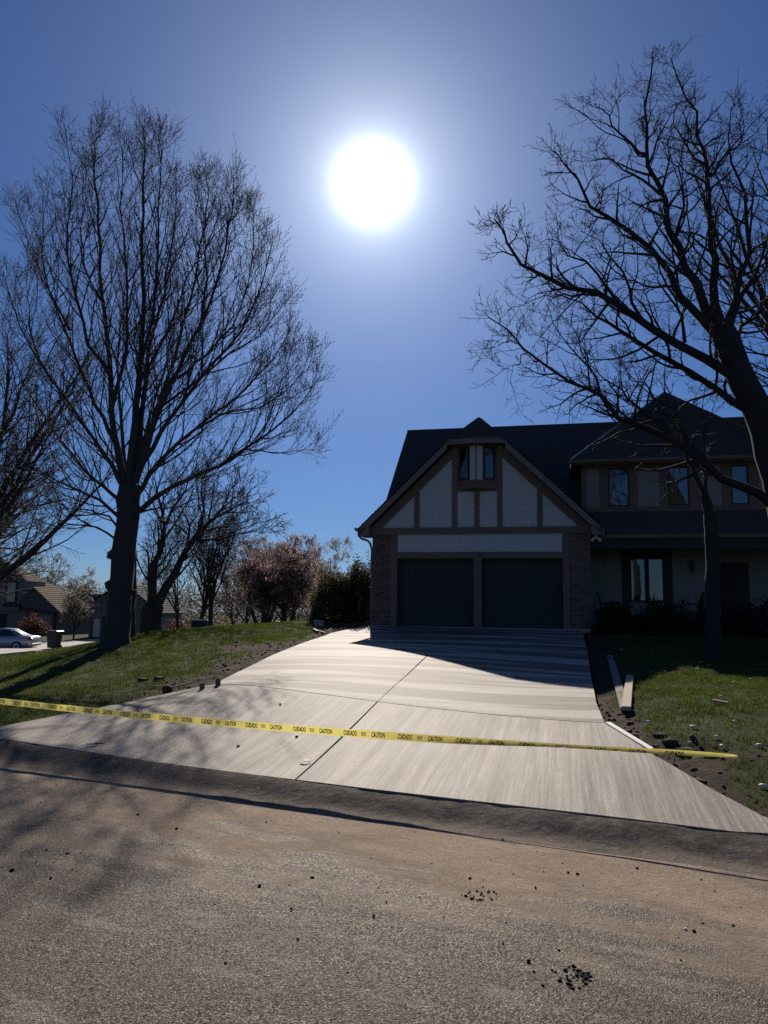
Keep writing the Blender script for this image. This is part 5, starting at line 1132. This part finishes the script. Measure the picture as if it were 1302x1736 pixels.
for k, (x, y, s_) in enumerate([(1165, 1262, .10), (1135, 1256, .085), (1185, 1270, .075), (1120, 1248, .07), (1205, 1280, .07), (1150, 1301, .07), (1185, 1318, .08), (1210, 1340, .09), (1240, 1358, .075), (1265, 1377, .07), (1075, 1243, .06), (1063, 1237, .055)]):
    lb = 'largest dark clod of dug earth, right behind the twisted end of the tape' if k == 0 else 'small dark clod beside the pale form board' if x < 1100 else 'dark clod of dug earth just behind the caution tape' if y < 1275 else 'dark clod along the right drive edge in front of the tape'
    rock('turf_clod', lb, 'clod', gpt(x, y) + [0, 0, -.02], s_, M['clod'], .6, 'clods of earth right of the drive', (1.3, 1, 1), 60 + k)
for k, (x, y, s_) in enumerate([(384, 1160, .05), (402, 1150, .06), (395, 1143, .05), (425, 1138, .06), (440, 1120, .07), (415, 1128, .05), (470, 1102, .06), (355, 1168, .05)]):
    rock('turf_clod', 'brown clod of dug earth along the left edge of the drive', 'clod', gpt(x, y) + [0, 0, -.015], s_, M['clod'], .6, 'clods of earth left of the drive', (1.2, 1, 1), 80 + k)
def road_pt(px, py):
    d = ray(px, py); t_ = 4.0
    for _ in range(30):
        p = E0 + d * t_; z = float(road_z(np.array(p[0]), np.array(max(0.0, float(GY(p[0])) - p[1])))); t_ = (z - 1.6) / d[2]
    p = E0 + d * t_; return p
for k, (x, y, s_) in enumerate([(440, 1503, .013), (494, 1543, .010), (634, 1554, .009), (382, 1634, .008), (590, 1650, .006), (896, 1631, .011), (948, 1612, .008), (20, 1476, .014), (114, 1448, .012), (299, 1406, .012), (1177, 1580, .011), (920, 1672, .008), (1080, 1473, .011), (963, 1480, .010), (655, 1530, .007), (86, 1489, .009), (1243, 1570, .008), (908, 1506, .009), (1230, 1460, .012), (905, 1648, .006), (936, 1646, .007), (942, 1649, .007)]):
    rock('asphalt_crumb', 'lone black crumb lying on the open road', 'crumb', road_pt(x, y), s_, M['crumb'], .8, 'single crumbs on the road', (1.1, 1, 1), 100 + k, 0)
g2 = random.Random(5)
for k in range(46):
    a, r_ = g2.uniform(0, 6.28), math.sqrt(g2.random()); rock('asphalt_crumb', 'black crumb in the loose heap on the near road', 'crumb', road_pt(975 + 27 * r_ * math.cos(a), 1659 + 20 * r_ * math.sin(a)), g2.uniform(.006, .012), M['crumb'], .85, 'heap of crumbs on the near road', (1, 1, 1), 140 + k, 0)
for k in range(30):
    a, r_ = g2.uniform(0, 6.28), math.sqrt(g2.random()); rock('asphalt_crumb', 'black crumb in the thin scatter farther up the road', 'crumb', road_pt(818 + 34 * r_ * math.cos(a), 1518 + 9 * r_ * math.sin(a)), g2.uniform(.004, .009), M['crumb'], .7, 'scatter of crumbs up the road', (1, 1, 1), 200 + k, 0)
rock('white_scrap', 'white fleck on the dust below the gutter line', 'scrap', road_pt(852, 1424), .018, M['scrap'], .5, None, (1.3, .8, 1), 300, 0)
rock('pale_pebble', 'pale pebble on the road near the right frame edge', 'pebble', road_pt(1162, 1576), .010, M['scrap'], .7, None, (1, 1, 1), 301, 0)
def drive_pt(px, py): q = PH(px, py, .03); q[2] = float(H(q[0], q[1])) + .03; return q
q = drive_pt(517, 1293); m = MB(); m.add([(-.05, -.02, .004), (.0, -.035, .022), (.06, -.01, .006), (.055, .03, .02), (.0, .02, .03), (-.045, .025, .012)], [(0, 1, 4, 5), (1, 2, 3, 4)]); o = m.build('dry_leaf', M['scrap'], None); o.location = tuple(q); md = o.modifiers.new('thick', 'SOLIDIFY'); md.thickness = .003; tag(o, 'curled pale leaf on the apron just left of the centre joint', 'leaf')
for k, (x, y) in enumerate([(475, 1194), (503, 1249), (404, 1265)]):
    rock('dead_leaf', 'dark dead leaf lying on the left apron slab', 'leaf', drive_pt(x, y), .022, M['crumb'], .4, 'dark leaves on the apron', (1.3, .8, 1), 310 + k, 0)
q = drive_pt(160, 1263); m = MB(); m.tube([q + [-.09, -.01, .01], q + [-.02, .0, .012], q + [.05, .012, .018], q + [.10, .01, .012]], .006, 5); m.tube([q + [.0, 0, .012], q + [.05, -.03, .014]], .004, 5); o = m.build('fallen_twig', M['twig_oak'], None, tuple(q)); o.location = tuple(q); tag(o, 'dark fallen twig on the left part of the apron', 'twig')
